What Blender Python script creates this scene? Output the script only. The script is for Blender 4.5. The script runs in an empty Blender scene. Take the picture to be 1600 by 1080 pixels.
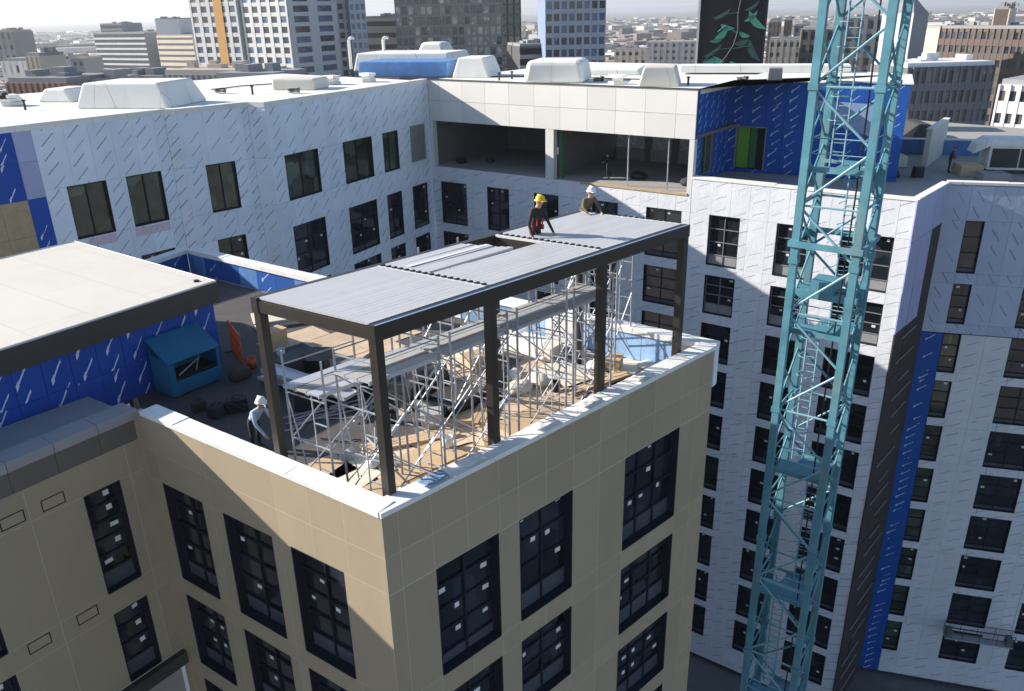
import bpy, bmesh, math, random
from mathutils import Matrix, Vector
random.seed(11)
sc = bpy.context.scene
COL = sc.collection

# ------------------------------------------------------------------ camera
# the camera is the origin of the site: heights are metres above / below the lens
F_PX, CX, CY = 1269.0, 800.0, 540.0
CR = Matrix(((0.9998, -0.0208, 0.0), (-0.0079, -0.3808, 0.9246), (-0.0192, -0.9244, -0.3809)))
cam = bpy.data.cameras.new('camera')
cam.sensor_fit = 'HORIZONTAL'; cam.sensor_width = 36.0
cam.lens = F_PX / 1600.0 * 36.0
cam.clip_start = 0.1; cam.clip_end = 60000
camo = bpy.data.objects.new('camera', cam); COL.objects.link(camo)
xr = CR @ Vector((1, 0, 0)); yu = CR @ Vector((0, -1, 0)); zb = CR @ Vector((0, 0, -1))
M = Matrix((xr, yu, zb)).transposed().to_4x4()
camo.matrix_world = M
sc.camera = camo

# ------------------------------------------------------------------ sky and sun
SUN_TRAVEL = Vector((1.04, -0.256, -0.47)).normalized()
world = bpy.data.worlds.new('World'); sc.world = world; world.use_nodes = True
nt = world.node_tree; nt.nodes.clear()
wo = nt.nodes.new('ShaderNodeOutputWorld'); bg = nt.nodes.new('ShaderNodeBackground'); sk = nt.nodes.new('ShaderNodeTexSky')
sk.sky_type = 'NISHITA'; sk.sun_disc = False
sk.sun_elevation = math.asin(-SUN_TRAVEL.z)
sk.sun_rotation = math.atan2(-SUN_TRAVEL.x, -SUN_TRAVEL.y)
sk.altitude = 600; sk.air_density = 1.0; sk.dust_density = 0.8; sk.ozone_density = 2.0
bg.inputs['Strength'].default_value = 0.092
nt.links.new(sk.outputs[0], bg.inputs[0]); nt.links.new(bg.outputs[0], wo.inputs[0])
sun = bpy.data.lights.new('sun', 'SUN'); sun.energy = 5.0; sun.angle = math.radians(0.5); sun.color = (1.0, 0.92, 0.82)
suno = bpy.data.objects.new('sun', sun); COL.objects.link(suno)
suno.rotation_euler = SUN_TRAVEL.to_track_quat('-Z', 'Y').to_euler()
suno.location = (-60, 15, 60)
vs = sc.view_settings
vs.view_transform = 'Standard'; vs.look = 'None'; vs.exposure = 0.92; vs.gamma = 1.0; vs.use_curve_mapping = False

# ------------------------------------------------------------------ helpers
def ray(px, py): return CR @ Vector((px - CX, py - CY, F_PX))
def at(px, py, z):
    r = ray(px, py); return r * (z / r.z)
def far(px, py, dist):
    r = ray(px, py); return r * (dist / r.y)

def bsdf(name, col, rough=0.7, metal=0.0, spec=0.5):
    m = bpy.data.materials.new(name); m.use_nodes = True
    b = m.node_tree.nodes['Principled BSDF']
    b.inputs['Base Color'].default_value = (*col, 1); b.inputs['Roughness'].default_value = rough
    b.inputs['Metallic'].default_value = metal; b.inputs['Specular IOR Level'].default_value = spec
    return m, b
def N(m, t, **kw):
    n = m.node_tree.nodes.new(t)
    for k, v in kw.items():
        if k.startswith('i_'): n.inputs[k[2:].replace('_', ' ')].default_value = v
        else: setattr(n, k, v)
    return n
def L(m, a, b): m.node_tree.links.new(a, b)
def math_n(m, op, a, b=None, c=None):
    n = m.node_tree.nodes.new('ShaderNodeMath'); n.operation = op
    for i, v in enumerate((a, b, c)):
        if v is None: continue
        if isinstance(v, (int, float)): n.inputs[i].default_value = v
        else: L(m, v, n.inputs[i])
    return n.outputs[0]
def mixc(m, fac, a, b):
    n = m.node_tree.nodes.new('ShaderNodeMix'); n.data_type = 'RGBA'
    for i, v in ((0, fac), (6, a), (7, b)):
        if isinstance(v, tuple): n.inputs[i].default_value = (*v, 1)
        elif isinstance(v, (int, float)): n.inputs[i].default_value = v
        else: L(m, v, n.inputs[i])
    return n.outputs[2]
def sep_obj(m, kind='Object'):
    t = N(m, 'ShaderNodeTexCoord'); s = N(m, 'ShaderNodeSeparateXYZ'); L(m, t.outputs[kind], s.inputs[0]); return t, s

def worn(name, col, rough=0.7, var=0.12, scale=1.5, rnd=0.06, metal=0.0, bump=0.0, bscale=30, dirt=None, dirt_amt=0.0, spec=0.5):
    """plain surface with soft noise, a per-piece tone shift, grime and fine relief"""
    m, b = bsdf(name, col, rough, metal, spec)
    t = N(m, 'ShaderNodeTexCoord'); geo = N(m, 'ShaderNodeNewGeometry')
    n = N(m, 'ShaderNodeTexNoise', i_Scale=scale, i_Detail=6.0, i_Roughness=0.6); L(m, geo.outputs['Position'], n.inputs['Vector'])
    oi = N(m, 'ShaderNodeObjectInfo')
    f = math_n(m, 'ADD', math_n(m, 'MULTIPLY', math_n(m, 'SUBTRACT', n.outputs[0], 0.5), 2 * var * 1.6),
               math_n(m, 'MULTIPLY', math_n(m, 'SUBTRACT', oi.outputs['Random'], 0.5), 2 * rnd))
    hsv = N(m, 'ShaderNodeHueSaturation'); hsv.inputs['Color'].default_value = (*col, 1)
    L(m, math_n(m, 'ADD', f, 1.0), hsv.inputs['Value'])
    c = hsv.outputs[0]
    if dirt:
        n2 = N(m, 'ShaderNodeTexNoise', i_Scale=scale * 0.6, i_Detail=8.0, i_Roughness=0.7)
        mp = N(m, 'ShaderNodeMapping'); mp.inputs['Scale'].default_value = (1.6, 1.6, 0.5)
        L(m, geo.outputs['Position'], mp.inputs[0]); L(m, mp.outputs[0], n2.inputs['Vector'])
        r = N(m, 'ShaderNodeMapRange', i_From_Min=0.52, i_From_Max=0.75, i_To_Max=dirt_amt); L(m, n2.outputs[0], r.inputs[0])
        c = mixc(m, r.outputs[0], c, dirt)
    L(m, c, b.inputs['Base Color'])
    if bump:
        n3 = N(m, 'ShaderNodeTexNoise', i_Scale=bscale, i_Detail=3.0); L(m, geo.outputs['Position'], n3.inputs['Vector'])
        bp = N(m, 'ShaderNodeBump', i_Strength=bump, i_Distance=0.02); L(m, n3.outputs[0], bp.inputs['Height']); L(m, bp.outputs[0], b.inputs['Normal'])
    return m

def wrap(name, col, mark, pitch=0.85, slope=0.9, half=0.32, thick=0.035, amt=0.75, rough=0.6, var=0.06, blob=False, skip=0.12):
    """printed weather-barrier sheet: slanted print marks, one column of them per board"""
    m, b = bsdf(name, col, rough, 0, 0.3)
    t, s = sep_obj(m); oi = N(m, 'ShaderNodeObjectInfo'); geo = N(m, 'ShaderNodeNewGeometry')
    wob = N(m, 'ShaderNodeTexNoise', i_Scale=2.2, i_Detail=2.0); L(m, geo.outputs['Position'], wob.inputs['Vector'])
    x = math_n(m, 'ADD', s.outputs[0], math_n(m, 'MULTIPLY', math_n(m, 'SUBTRACT', oi.outputs['Random'], 0.5), 0.25))
    v = math_n(m, 'ADD', math_n(m, 'DIVIDE', s.outputs[2], pitch), math_n(m, 'MULTIPLY', oi.outputs['Random'], 7.3))
    cell = math_n(m, 'FLOOR', v)
    wn = N(m, 'ShaderNodeTexWhiteNoise', noise_dimensions='2D')
    cv = N(m, 'ShaderNodeCombineXYZ'); L(m, cell, cv.inputs[0]); L(m, oi.outputs['Random'], cv.inputs[1]); L(m, cv.outputs[0], wn.inputs['Vector'])
    x = math_n(m, 'ADD', x, math_n(m, 'MULTIPLY', math_n(m, 'SUBTRACT', wn.outputs['Value'], 0.5), 0.22))
    vz = math_n(m, 'MULTIPLY', math_n(m, 'SUBTRACT', math_n(m, 'FRACT', v), 0.5), pitch)
    dd = math_n(m, 'ABSOLUTE', math_n(m, 'SUBTRACT', math_n(m, 'ADD', vz, math_n(m, 'MULTIPLY', math_n(m, 'SUBTRACT', wob.outputs[0], 0.5), 0.1)), math_n(m, 'MULTIPLY', x, slope)))
    tk = math_n(m, 'MULTIPLY', math_n(m, 'ADD', wn.outputs['Value'], 0.55), thick)
    if blob:  # marks swell towards the lower end
        tk = math_n(m, 'ADD', tk, math_n(m, 'MULTIPLY', math_n(m, 'LESS_THAN', math_n(m, 'ABSOLUTE', math_n(m, 'ADD', x, half * 0.8)), 0.06), 0.05))
    a = math_n(m, 'LESS_THAN', dd, tk)
    if not blob:
        a = math_n(m, 'MULTIPLY', a, math_n(m, 'GREATER_THAN', math_n(m, 'FRACT', math_n(m, 'ADD', math_n(m, 'MULTIPLY', x, 13.0), math_n(m, 'MULTIPLY', wob.outputs[0], 3.0))), .22))
    a = math_n(m, 'MULTIPLY', a, math_n(m, 'LESS_THAN', math_n(m, 'ABSOLUTE', x), half))
    a = math_n(m, 'MULTIPLY', a, math_n(m, 'GREATER_THAN', wn.outputs['Value'], skip))
    n = N(m, 'ShaderNodeTexNoise', i_Scale=0.9, i_Detail=5.0); L(m, geo.outputs['Position'], n.inputs['Vector'])
    hsv = N(m, 'ShaderNodeHueSaturation'); hsv.inputs['Color'].default_value = (*col, 1)
    f = math_n(m, 'ADD', math_n(m, 'MULTIPLY', math_n(m, 'SUBTRACT', n.outputs[0], 0.5), 4 * var), math_n(m, 'ADD', 1.0, math_n(m, 'MULTIPLY', math_n(m, 'SUBTRACT', oi.outputs['Random'], 0.5), 0.09)))
    L(m, f, hsv.inputs['Value'])
    L(m, mixc(m, math_n(m, 'MULTIPLY', a, amt), hsv.outputs[0], mark), b.inputs['Base Color'])
    bp = N(m, 'ShaderNodeBump', i_Strength=0.45, i_Distance=0.05); n4 = N(m, 'ShaderNodeTexNoise', i_Scale=2.2, i_Detail=5.0, i_Distortion=0.6)
    L(m, geo.outputs['Position'], n4.inputs['Vector']); L(m, n4.outputs[0], bp.inputs['Height']); L(m, bp.outputs[0], b.inputs['Normal'])
    return m

def glassy(name, col, rough=0.06, var=0.6):
    m, b = bsdf(name, col, rough, 0, 0.5); b.inputs['IOR'].default_value = 1.75
    t = N(m, 'ShaderNodeTexCoord'); oi = N(m, 'ShaderNodeObjectInfo'); geo = N(m, 'ShaderNodeNewGeometry')
    n = N(m, 'ShaderNodeTexNoise', i_Scale=1.1, i_Detail=3.0); L(m, geo.outputs['Position'], n.inputs['Vector'])
    hsv = N(m, 'ShaderNodeHueSaturation'); hsv.inputs['Color'].default_value = (*col, 1)
    f = math_n(m, 'MULTIPLY', math_n(m, 'ADD', 0.5, oi.outputs['Random']), math_n(m, 'ADD', 1 - var, math_n(m, 'MULTIPLY', n.outputs[0], 2 * var)))
    L(m, f, hsv.inputs['Value'])
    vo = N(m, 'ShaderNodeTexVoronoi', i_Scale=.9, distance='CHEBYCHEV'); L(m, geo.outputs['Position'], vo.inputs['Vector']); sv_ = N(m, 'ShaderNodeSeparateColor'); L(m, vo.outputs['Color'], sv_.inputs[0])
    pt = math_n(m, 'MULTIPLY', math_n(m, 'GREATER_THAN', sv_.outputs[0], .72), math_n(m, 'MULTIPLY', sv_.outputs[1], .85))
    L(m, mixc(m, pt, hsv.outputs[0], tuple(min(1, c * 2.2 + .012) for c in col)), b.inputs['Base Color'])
    n2 = N(m, 'ShaderNodeTexNoise', i_Scale=0.6, i_Detail=1.0); L(m, geo.outputs['Position'], n2.inputs['Vector'])
    bp = N(m, 'ShaderNodeBump', i_Strength=0.06, i_Distance=0.05); L(m, n2.outputs[0], bp.inputs['Height']); L(m, bp.outputs[0], b.inputs['Normal'])
    return m

MAT = {}
MAT['tan'] = worn('tan_cladding', (0.385, 0.315, 0.215), 0.62, 0.06, 0.5, 0.055, dirt=(0.29, 0.24, 0.18), dirt_amt=0.4)
MAT['joint'] = worn('tan_joint', (0.50, 0.43, 0.325), 0.8, 0.05)
MAT['dark_core'] = worn('dark_core', (0.03, 0.03, 0.035), 0.9, 0.1)
MAT['white_membrane'] = worn('white_membrane', (0.80, 0.79, 0.74), 0.7, 0.05, 0.8, 0.03, bump=0.15, bscale=4, dirt=(0.5, 0.46, 0.4), dirt_amt=0.35)
MAT['roof_cream'] = worn('roof_cream', (0.64, 0.605, 0.54), 0.75, 0.05, 0.5, 0.03, bump=0.1, bscale=6, dirt=(0.5, 0.44, 0.36), dirt_amt=0.3)
MAT['coping'] = worn('white_coping', (0.80, 0.80, 0.78), 0.6, 0.06, 2.0, 0.05, bump=0.35, bscale=9, dirt=(0.35, 0.42, 0.55), dirt_amt=0.35)  # blue-grey noise patches over the white base
MAT['bronze'] = worn('bronze_paint', (0.035, 0.029, 0.024), 0.42, 0.1, 2.0, 0.05)
MAT['fascia'] = worn('dark_fascia', (0.045, 0.042, 0.040), 0.6, 0.15, 1.2, 0.05)
MAT['grey_fascia'] = worn('grey_fascia', (0.30, 0.30, 0.31), 0.55, 0.08, 1.2, 0.05)
MAT['mid_fascia'] = worn('mid_fascia', (0.13, 0.115, 0.10), 0.6, 0.08, 1.2, 0.05)
MAT['wrap_white'] = wrap('wrap_shade_tint_slant', (0.76, 0.82, 0.90), (0.11, 0.14, 0.23), pitch=0.72, thick=0.031, amt=0.85)  # white wrap with the blue of the shade put into its base
MAT['wrap_front'] = wrap('wrap_white_shallow', (0.72, 0.735, 0.77), (0.12, 0.15, 0.22), pitch=0.8, slope=0.42, half=0.36, thick=0.025, amt=0.7)
MAT['wrap_back'] = wrap('wrap_shaded_reverse', (0.44, 0.51, 0.64), (0.10, 0.12, 0.2), pitch=1.0, slope=-1.45, half=0.24, thick=0.05)  # white wrap darkened and blued in colour to paint its shaded wall
MAT['wrap_blue'] = wrap('wrap_blue_marks', (0.012, 0.075, 0.40), (0.75, 0.80, 0.86), pitch=0.74, slope=1.5, half=0.19, thick=0.036, amt=0.9, blob=True, skip=0.06)
MAT['wrap_blue2'] = wrap('wrap_blue_small_marks', (0.010, 0.085, 0.36), (0.55, 0.68, 0.82), pitch=0.62, slope=0.75, half=0.26, thick=0.026, amt=0.8, blob=True, skip=0.12)
MAT['lavender'] = worn('lavender_tone', (0.40, 0.42, 0.62), 0.55, 0.08, 0.8, 0.05, bump=0.3, bscale=3)
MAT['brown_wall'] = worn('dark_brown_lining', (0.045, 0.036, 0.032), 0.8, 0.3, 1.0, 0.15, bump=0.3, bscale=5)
MAT['metal_panel'] = worn('pale_metal_panel', (0.72, 0.70, 0.66), 0.45, 0.03, 0.6, 0.06)
MAT['reveal'] = worn('window_reveal', (0.014, 0.017, 0.026), 0.7, 0.1, 1.5, 0.05, spec=0.25)
MAT['spandrel'] = worn('spandrel_panel', (0.075, 0.085, 0.105), 0.35, 0.08, 1.5, 0.08)
MAT['spandrel_grey'] = worn('spandrel_grey', (0.30, 0.30, 0.30), 0.5, 0.08, 1.5, 0.08)
MAT['frame_pale'] = worn('frame_pale', (0.22, 0.22, 0.23), 0.5, 0.08)
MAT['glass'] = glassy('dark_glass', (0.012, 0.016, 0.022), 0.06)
MAT['glass_reflect_green'] = glassy('glass_green_reflection', (0.05, 0.065, 0.045), 0.04, 0.95)  # greenish reflections put into the base colour of dark panes
MAT['sticker'] = worn('paper_sticker', (0.75, 0.76, 0.74), 0.7, 0.1, 8, 0.1)
MAT['louvre'] = worn('louvre_grey', (0.50, 0.505, 0.51), 0.42, 0.03, 1.5, 0.03, dirt=(0.36, 0.36, 0.37), dirt_amt=0.3)
MAT['film_blue'] = worn('blue_film', (0.20, 0.30, 0.46), 0.45, 0.15, 3.0, 0.05)
MAT['strip_white'] = worn('white_strip', (0.66, 0.66, 0.65), 0.5, 0.05)
MAT['black'] = worn('black_rubber', (0.012, 0.012, 0.013), 0.55, 0.2, 4, 0.1)
MAT['galv'] = worn('galvanised_steel', (0.44, 0.46, 0.50), 0.42, 0.3, 5, 0.25, metal=0.4, dirt=(0.12, 0.09, 0.07), dirt_amt=0.6)
MAT['alu'] = worn('aluminium_plank', (0.55, 0.57, 0.60), 0.45, 0.1, 4, 0.12, metal=0.35)
MAT['plank'] = worn('grey_plank', (0.42, 0.42, 0.42), 0.7, 0.15, 3, 0.12)
MAT['ply'] = worn('plywood', (0.55, 0.40, 0.24), 0.75, 0.15, 2.5, 0.15, dirt=(0.3, 0.2, 0.12), dirt_amt=0.3)
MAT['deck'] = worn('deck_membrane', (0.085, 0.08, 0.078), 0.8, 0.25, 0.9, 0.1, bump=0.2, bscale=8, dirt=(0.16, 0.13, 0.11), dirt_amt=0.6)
MAT['foam'] = worn('pale_foam', (0.70, 0.65, 0.53), 0.8, 0.1, 3, 0.12)
MAT['sack'] = worn('white_sack', (0.76, 0.75, 0.72), 0.8, 0.12, 5, 0.08, bump=0.5, bscale=12)
MAT['tarp_blue'] = worn('blue_tarp', (0.10, 0.25, 0.55), 0.45, 0.25, 2.0, 0.15, bump=0.8, bscale=5)
MAT['tarp_pale'] = worn('pale_blue_tarp', (0.28, 0.44, 0.68), 0.45, 0.3, 1.5, 0.25, bump=0.8, bscale=5)
MAT['teal'] = worn('teal_paint', (0.004, 0.135, 0.26), 0.5, 0.12, 3, 0.03, dirt=(0.02, 0.06, 0.09), dirt_amt=0.4)
MAT['orange'] = worn('orange_plastic', (0.65, 0.11, 0.03), 0.5, 0.15, 3, 0.1)
MAT['crane'] = worn('crane_blue_paint', (0.085, 0.25, 0.315), 0.55, 0.3, 1.6, 0.12, dirt=(0.26, 0.26, 0.22), dirt_amt=0.7)
MAT['crane_pale'] = worn('crane_pale_paint', (0.20, 0.37, 0.44), 0.5, 0.15, 1.6, 0.12)
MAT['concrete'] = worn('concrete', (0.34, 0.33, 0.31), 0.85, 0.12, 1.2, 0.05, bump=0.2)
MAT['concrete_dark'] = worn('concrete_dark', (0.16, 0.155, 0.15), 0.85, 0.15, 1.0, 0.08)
MAT['green_wrap'] = worn('green_board', (0.05, 0.17, 0.05), 0.7, 0.15, 2, 0.1)
MAT['lime'] = worn('lime_board', (0.16, 0.36, 0.03), 0.6, 0.15, 2, 0.1)
MAT['skin'] = worn('skin', (0.45, 0.27, 0.18), 0.6, 0.05)
MAT['cloth_black'] = worn('black_jacket', (0.022, 0.021, 0.021), 0.85, 0.2, 9, 0.05)
MAT['cloth_dark'] = worn('dark_trousers', (0.03, 0.033, 0.045), 0.85, 0.2, 9, 0.05)
MAT['cloth_brown'] = worn('brown_jacket', (0.13, 0.10, 0.07), 0.85, 0.2, 9, 0.05)
MAT['cloth_pale'] = worn('pale_blue_shirt', (0.42, 0.52, 0.64), 0.85, 0.15, 9, 0.05)
MAT['boot'] = worn('boot_leather', (0.06, 0.045, 0.03), 0.8, 0.2, 9, 0.05)
MAT['hat_yellow'] = worn('yellow_helmet', (0.85, 0.50, 0.015), 0.35, 0.05)
MAT['hat_white'] = worn('white_helmet', (0.82, 0.82, 0.80), 0.35, 0.05)
MAT['red'] = worn('red_harness', (0.55, 0.03, 0.02), 0.6, 0.1)

def seams(m, w=3.0, h=1.1, dark=.78):
    nt_ = m.node_tree; b_ = nt_.nodes['Principled BSDF']; src = b_.inputs['Base Color'].links[0].from_socket
    g = N(m, 'ShaderNodeNewGeometry'); mp = N(m, 'ShaderNodeMapping'); mp.inputs['Rotation'].default_value = (0, 0, .62)
    br = N(m, 'ShaderNodeTexBrick', i_Scale=1.0, i_Mortar_Size=.018, i_Brick_Width=w, i_Row_Height=h); br.offset = .37
    L(m, g.outputs['Position'], mp.inputs[0]); L(m, mp.outputs[0], br.inputs['Vector'])
    mx_ = N(m, 'ShaderNodeMix', data_type='RGBA', blend_type='MULTIPLY'); L(m, math_n(m, 'MULTIPLY', br.outputs['Fac'], 1 - dark), mx_.inputs[0]); L(m, src, mx_.inputs[6]); mx_.inputs[7].default_value = (.25, .25, .27, 1); L(m, mx_.outputs[2], b_.inputs['Base Color'])
seams(MAT['white_membrane'], 6.0, 1.9, .6); seams(MAT['roof_cream'], 8.0, 1.9, .8)

class MB:
    """collects shapes; build() links them as one mesh object"""
    def __init__(s): s.v = []; s.f = []; s.mi = []
    def add(s, vs_, fs, mi=0):
        o = len(s.v); s.v += [tuple(p) for p in vs_]; s.f += [tuple(i + o for i in f) for f in fs]; s.mi += [mi] * len(fs)
    def hexa(s, p, mi=0):
        s.add(p, ((0, 3, 2, 1), (4, 5, 6, 7), (0, 1, 5, 4), (1, 2, 6, 5), (2, 3, 7, 6), (3, 0, 4, 7)), mi)
    def box(s, x0, x1, y0, y1, z0, z1, mi=0):
        s.hexa([(x0, y0, z0), (x1, y0, z0), (x1, y1, z0), (x0, y1, z0), (x0, y0, z1), (x1, y0, z1), (x1, y1, z1), (x0, y1, z1)], mi)
    def obox(s, M_, x0, x1, y0, y1, z0, z1, mi=0):
        q = [(x0, y0, z0), (x1, y0, z0), (x1, y1, z0), (x0, y1, z0), (x0, y0, z1), (x1, y0, z1), (x1, y1, z1), (x0, y1, z1)]
        s.hexa([M_ @ Vector(p) for p in q], mi)
    def prism(s, pts, z0, z1, mi=0):
        n = len(pts); s.add([(p[0], p[1], z0) for p in pts] + [(p[0], p[1], z1) for p in pts],
            [tuple(reversed(range(n))), tuple(range(n, 2 * n))] + [(i, (i + 1) % n, n + (i + 1) % n, n + i) for i in range(n)], mi)
    def tube(s, a, b, r, n=6, mi=0, r2=None):
        a = Vector(a); b = Vector(b); d = (b - a)
        if d.length < 1e-6: return
        d.normalize(); e = d.orthogonal().normalized(); g = d.cross(e); r2 = r if r2 is None else r2
        vs_ = [a + (e * math.cos(2 * math.pi * i / n) + g * math.sin(2 * math.pi * i / n)) * r for i in range(n)]
        vs_ += [b + (e * math.cos(2 * math.pi * i / n) + g * math.sin(2 * math.pi * i / n)) * r2 for i in range(n)]
        s.add(vs_, [(i, (i + 1) % n, n + (i + 1) % n, n + i) for i in range(n)] + [tuple(reversed(range(n))), tuple(range(n, 2 * n))], mi)
    def path(s, pts, r, n=6, mi=0):
        for a, b in zip(pts, pts[1:]): s.tube(a, b, r, n, mi)
    def lathe(s, prof, n=12, c=(0, 0, 0), mi=0):
        k = len(prof); vs_ = []
        for i in range(n):
            t = 2 * math.pi * i / n
            vs_ += [(c[0] + r * math.cos(t), c[1] + r * math.sin(t), c[2] + z) for r, z in prof]
        fs = []
        for i in range(n):
            j = (i + 1) % n
            fs += [(i * k + q, j * k + q, j * k + q + 1, i * k + q + 1) for q in range(k - 1)]
        s.add(vs_, fs, mi)
    def mesh(s, name, mats, smooth=False):
        me = bpy.data.meshes.new(name); me.from_pydata(s.v, [], s.f)
        for m in (mats if isinstance(mats, (list, tuple)) else [mats]): me.materials.append(m if not isinstance(m, str) else MAT[m])
        me.polygons.foreach_set('material_index', s.mi)
        if smooth: me.polygons.foreach_set('use_smooth', [True] * len(s.f))
        me.update(); return me

WM = {}      # world matrix of each object
def link(name, data, M_=None, parent=None):
    o = bpy.data.objects.new(name, data); COL.objects.link(o)
    M_ = Matrix.Identity(4) if M_ is None else M_
    WM[o.name] = M_.copy()
    if parent is not None:
        o.parent = parent; o.matrix_basis = WM[parent.name].inverted() @ M_
    else: o.matrix_basis = M_
    return o
def tag(o, label=None, cat=None, group=None, kind=None):
    if label: o['label'] = label
    if cat: o['category'] = cat
    if group: o['group'] = group
    if kind: o['kind'] = kind
    return o
def T3(x, y, z, rz=0.0): return Matrix.Translation((x, y, z)) @ Matrix.Rotation(rz, 4, 'Z')
def thing(name, label, cat, loc=(0, 0, 0), rz=0, group=None):
    o = link(name, None, T3(*loc, rz)); o.empty_display_size = 0.3
    return tag(o, label, cat, group)
def part(mb, name, mats, parent, M_=None, smooth=False):
    """mesh given in the parent's own frame unless M_ (world) is given"""
    return link(name, mb.mesh(name, mats, smooth), M_ if M_ is not None else WM[parent.name], parent)
def solo(mb, name, mats, label, cat, loc=(0, 0, 0), rz=0, group=None, smooth=False):
    return tag(link(name, mb.mesh(name, mats, smooth), T3(*loc, rz)), label, cat, group)
CACHE = {}
def cbox(w, d, h, mat, dz=0.0):
    """shared box mesh: x in +-w/2, y in 0..d, z in +-h/2"""
    k = (round(w, 3), round(d, 3), round(h, 3), mat)
    if k not in CACHE:
        b = MB(); b.box(-w / 2, w / 2, 0, d, -h / 2, h / 2); CACHE[k] = b.mesh('piece', mat)
    return CACHE[k]
class Wall:
    """vertical wall plane running left to right as seen from outside; d is the distance outwards"""
    def __init__(s, a, b):
        s.a = Vector((a[0], a[1], 0)); v = Vector((b[0] - a[0], b[1] - a[1], 0)); s.L = v.length; s.u = v / s.L
        s.n = Vector((s.u.y, -s.u.x, 0)); s.ang = math.atan2(s.u.y, s.u.x)
    def p(s, t, d, z): q = s.a + s.u * t + s.n * d; return Vector((q.x, q.y, z))
    def M(s, t, d, z): return Matrix.Translation(s.p(t, d, z)) @ Matrix.Rotation(s.ang, 4, 'Z')
    def piece(s, name, parent, mat, s0, s1, z0, z1, d=0.0, thick=0.08):
        return link(name, cbox(s1 - s0, thick, z1 - z0, mat), s.M((s0 + s1) / 2, d, (z0 + z1) / 2), parent)
    def slab(s, name, parent, mat, s0, s1, d0, d1, z0, z1):
        b = MB(); b.box(-(s1 - s0) / 2, (s1 - s0) / 2, -d1, -d0, z0 - z1, 0)
        return link(name, b.mesh(name, mat), s.M((s0 + s1) / 2, 0, z1), parent)

def facade(th, w, s0, s1, zs, wins, pitch, mat, name='panel', d=0.0, thick=0.08, gap=0.014, off=0.0, breaks=None, jitter=0.0, matfn=None):
    zs = sorted(set([round(z, 3) for z in zs] + [round(q, 3) for x in wins for q in (x[2], x[3])]), reverse=True)
    zs = [z for i, z in enumerate(zs)]
    for z1, z0 in zip(zs, zs[1:]):
        if z1 - z0 < 0.06: continue
        inrow = sorted([x for x in wins if x[2] > z0 + 0.02 and x[3] < z1 - 0.02])
        br = [s0, s1] + [e for x in inrow for e in (x[0], x[1])]
        reg = breaks if breaks else [s0 + off + pitch * i for i in range(int((s1 - s0) / pitch) + 2)]
        for r in reg:
            if s0 + 0.2 < r < s1 - 0.2 and all(abs(r - e) > 0.3 for e in br if e not in reg): br.append(r)
        br = sorted(set(br))
        for a, b in zip(br, br[1:]):
            if b - a < 0.05: continue
            m_ = (a + b) / 2
            if any(x[0] - 0.01 < m_ < x[1] + 0.01 for x in inrow): continue
            mt = matfn(m_, (z0 + z1) / 2) if matfn else mat
            if mt is None: continue
            w.piece(name, th, mt, a + gap / 2, b - gap / 2, z0 + gap / 2, z1 - gap / 2, d + random.uniform(-jitter, jitter), thick)

def window(th, w, a, b, zt, zb, cols=2, rows=3, depth=0.22, sp=0.5, glass='glass', frame='reveal', spm='spandrel', stick=0.7, mull=0.05, name='window', d=0.0, sc_=1.0, pm=None):
    W_ = b - a; H_ = zt - zb
    k = ('win', round(W_, 2), round(H_, 2), cols, rows, depth, sp, frame, mull, pm)
    gw = (W_ - 0.10) / cols; gh = (H_ - 0.10 - sp) / rows
    if k not in CACHE:
        mb = MB(); t = 0.04
        mb.box(-W_ / 2, -W_ / 2 + t, 0.004, depth + 0.08, -H_ / 2, H_ / 2); mb.box(W_ / 2 - t, W_ / 2, 0.004, depth + 0.08, -H_ / 2, H_ / 2)
        mb.box(-W_ / 2 + t, W_ / 2 - t, 0.004, depth + 0.08, H_ / 2 - t, H_ / 2); mb.box(-W_ / 2 + t, W_ / 2 - t, -0.02, depth + 0.08, -H_ / 2, -H_ / 2 + t)
        mi = 1 if pm else 0
        for i in range(cols + 1):
            x = -W_ / 2 + 0.05 + gw * i; mb.box(x - mull / 2, x + mull / 2, depth - 0.05, depth + 0.06, -H_ / 2 + t, H_ / 2 - t, mi)
        for j in range(rows + 1):
            z = H_ / 2 - 0.05 - gh * j; mb.box(-W_ / 2 + t, W_ / 2 - t, depth - 0.045, depth + 0.055, z - mull / 2, z + mull / 2, mi)
        CACHE[k] = mb.mesh('window', [frame, pm] if pm else frame)
    Mw = w.M((a + b) / 2, d, (zt + zb) / 2)
    o = link(name, CACHE[k], Mw, th)
    for i in range(cols):
        for j in range(rows):
            x = -W_ / 2 + 0.05 + gw * (i + 0.5); z = H_ / 2 - 0.05 - gh * (j + 0.5)
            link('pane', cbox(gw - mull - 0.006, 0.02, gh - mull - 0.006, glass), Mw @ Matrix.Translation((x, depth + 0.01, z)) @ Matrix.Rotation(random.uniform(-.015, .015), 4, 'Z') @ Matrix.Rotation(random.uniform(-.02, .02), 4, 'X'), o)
            if random.random() < stick:
                sx = x + (gw / 2 - mull - 0.16 * sc_) * random.choice((0.9, 0.75, -0.8)); sz = z + gh / 2 - mull - 0.11 * sc_ - random.uniform(0, 0.08)
                link('sticker', cbox(round(random.choice((.16, .19, .13)) * sc_, 3), 0.006, round(random.choice((.13, .10)) * sc_, 3), 'sticker'), Mw @ Matrix.Translation((sx, depth - 0.002, sz)) @ Matrix.Rotation(random.uniform(-.12, .12), 4, 'Y'), o)
    if sp > 0.08:
        link('spandrel', cbox(W_ - 0.1, 0.03, sp - 0.04, spm), Mw @ Matrix.Translation((0, depth - 0.0, -H_ / 2 + 0.05 + sp / 2 - 0.02)), o)
    return o

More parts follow.
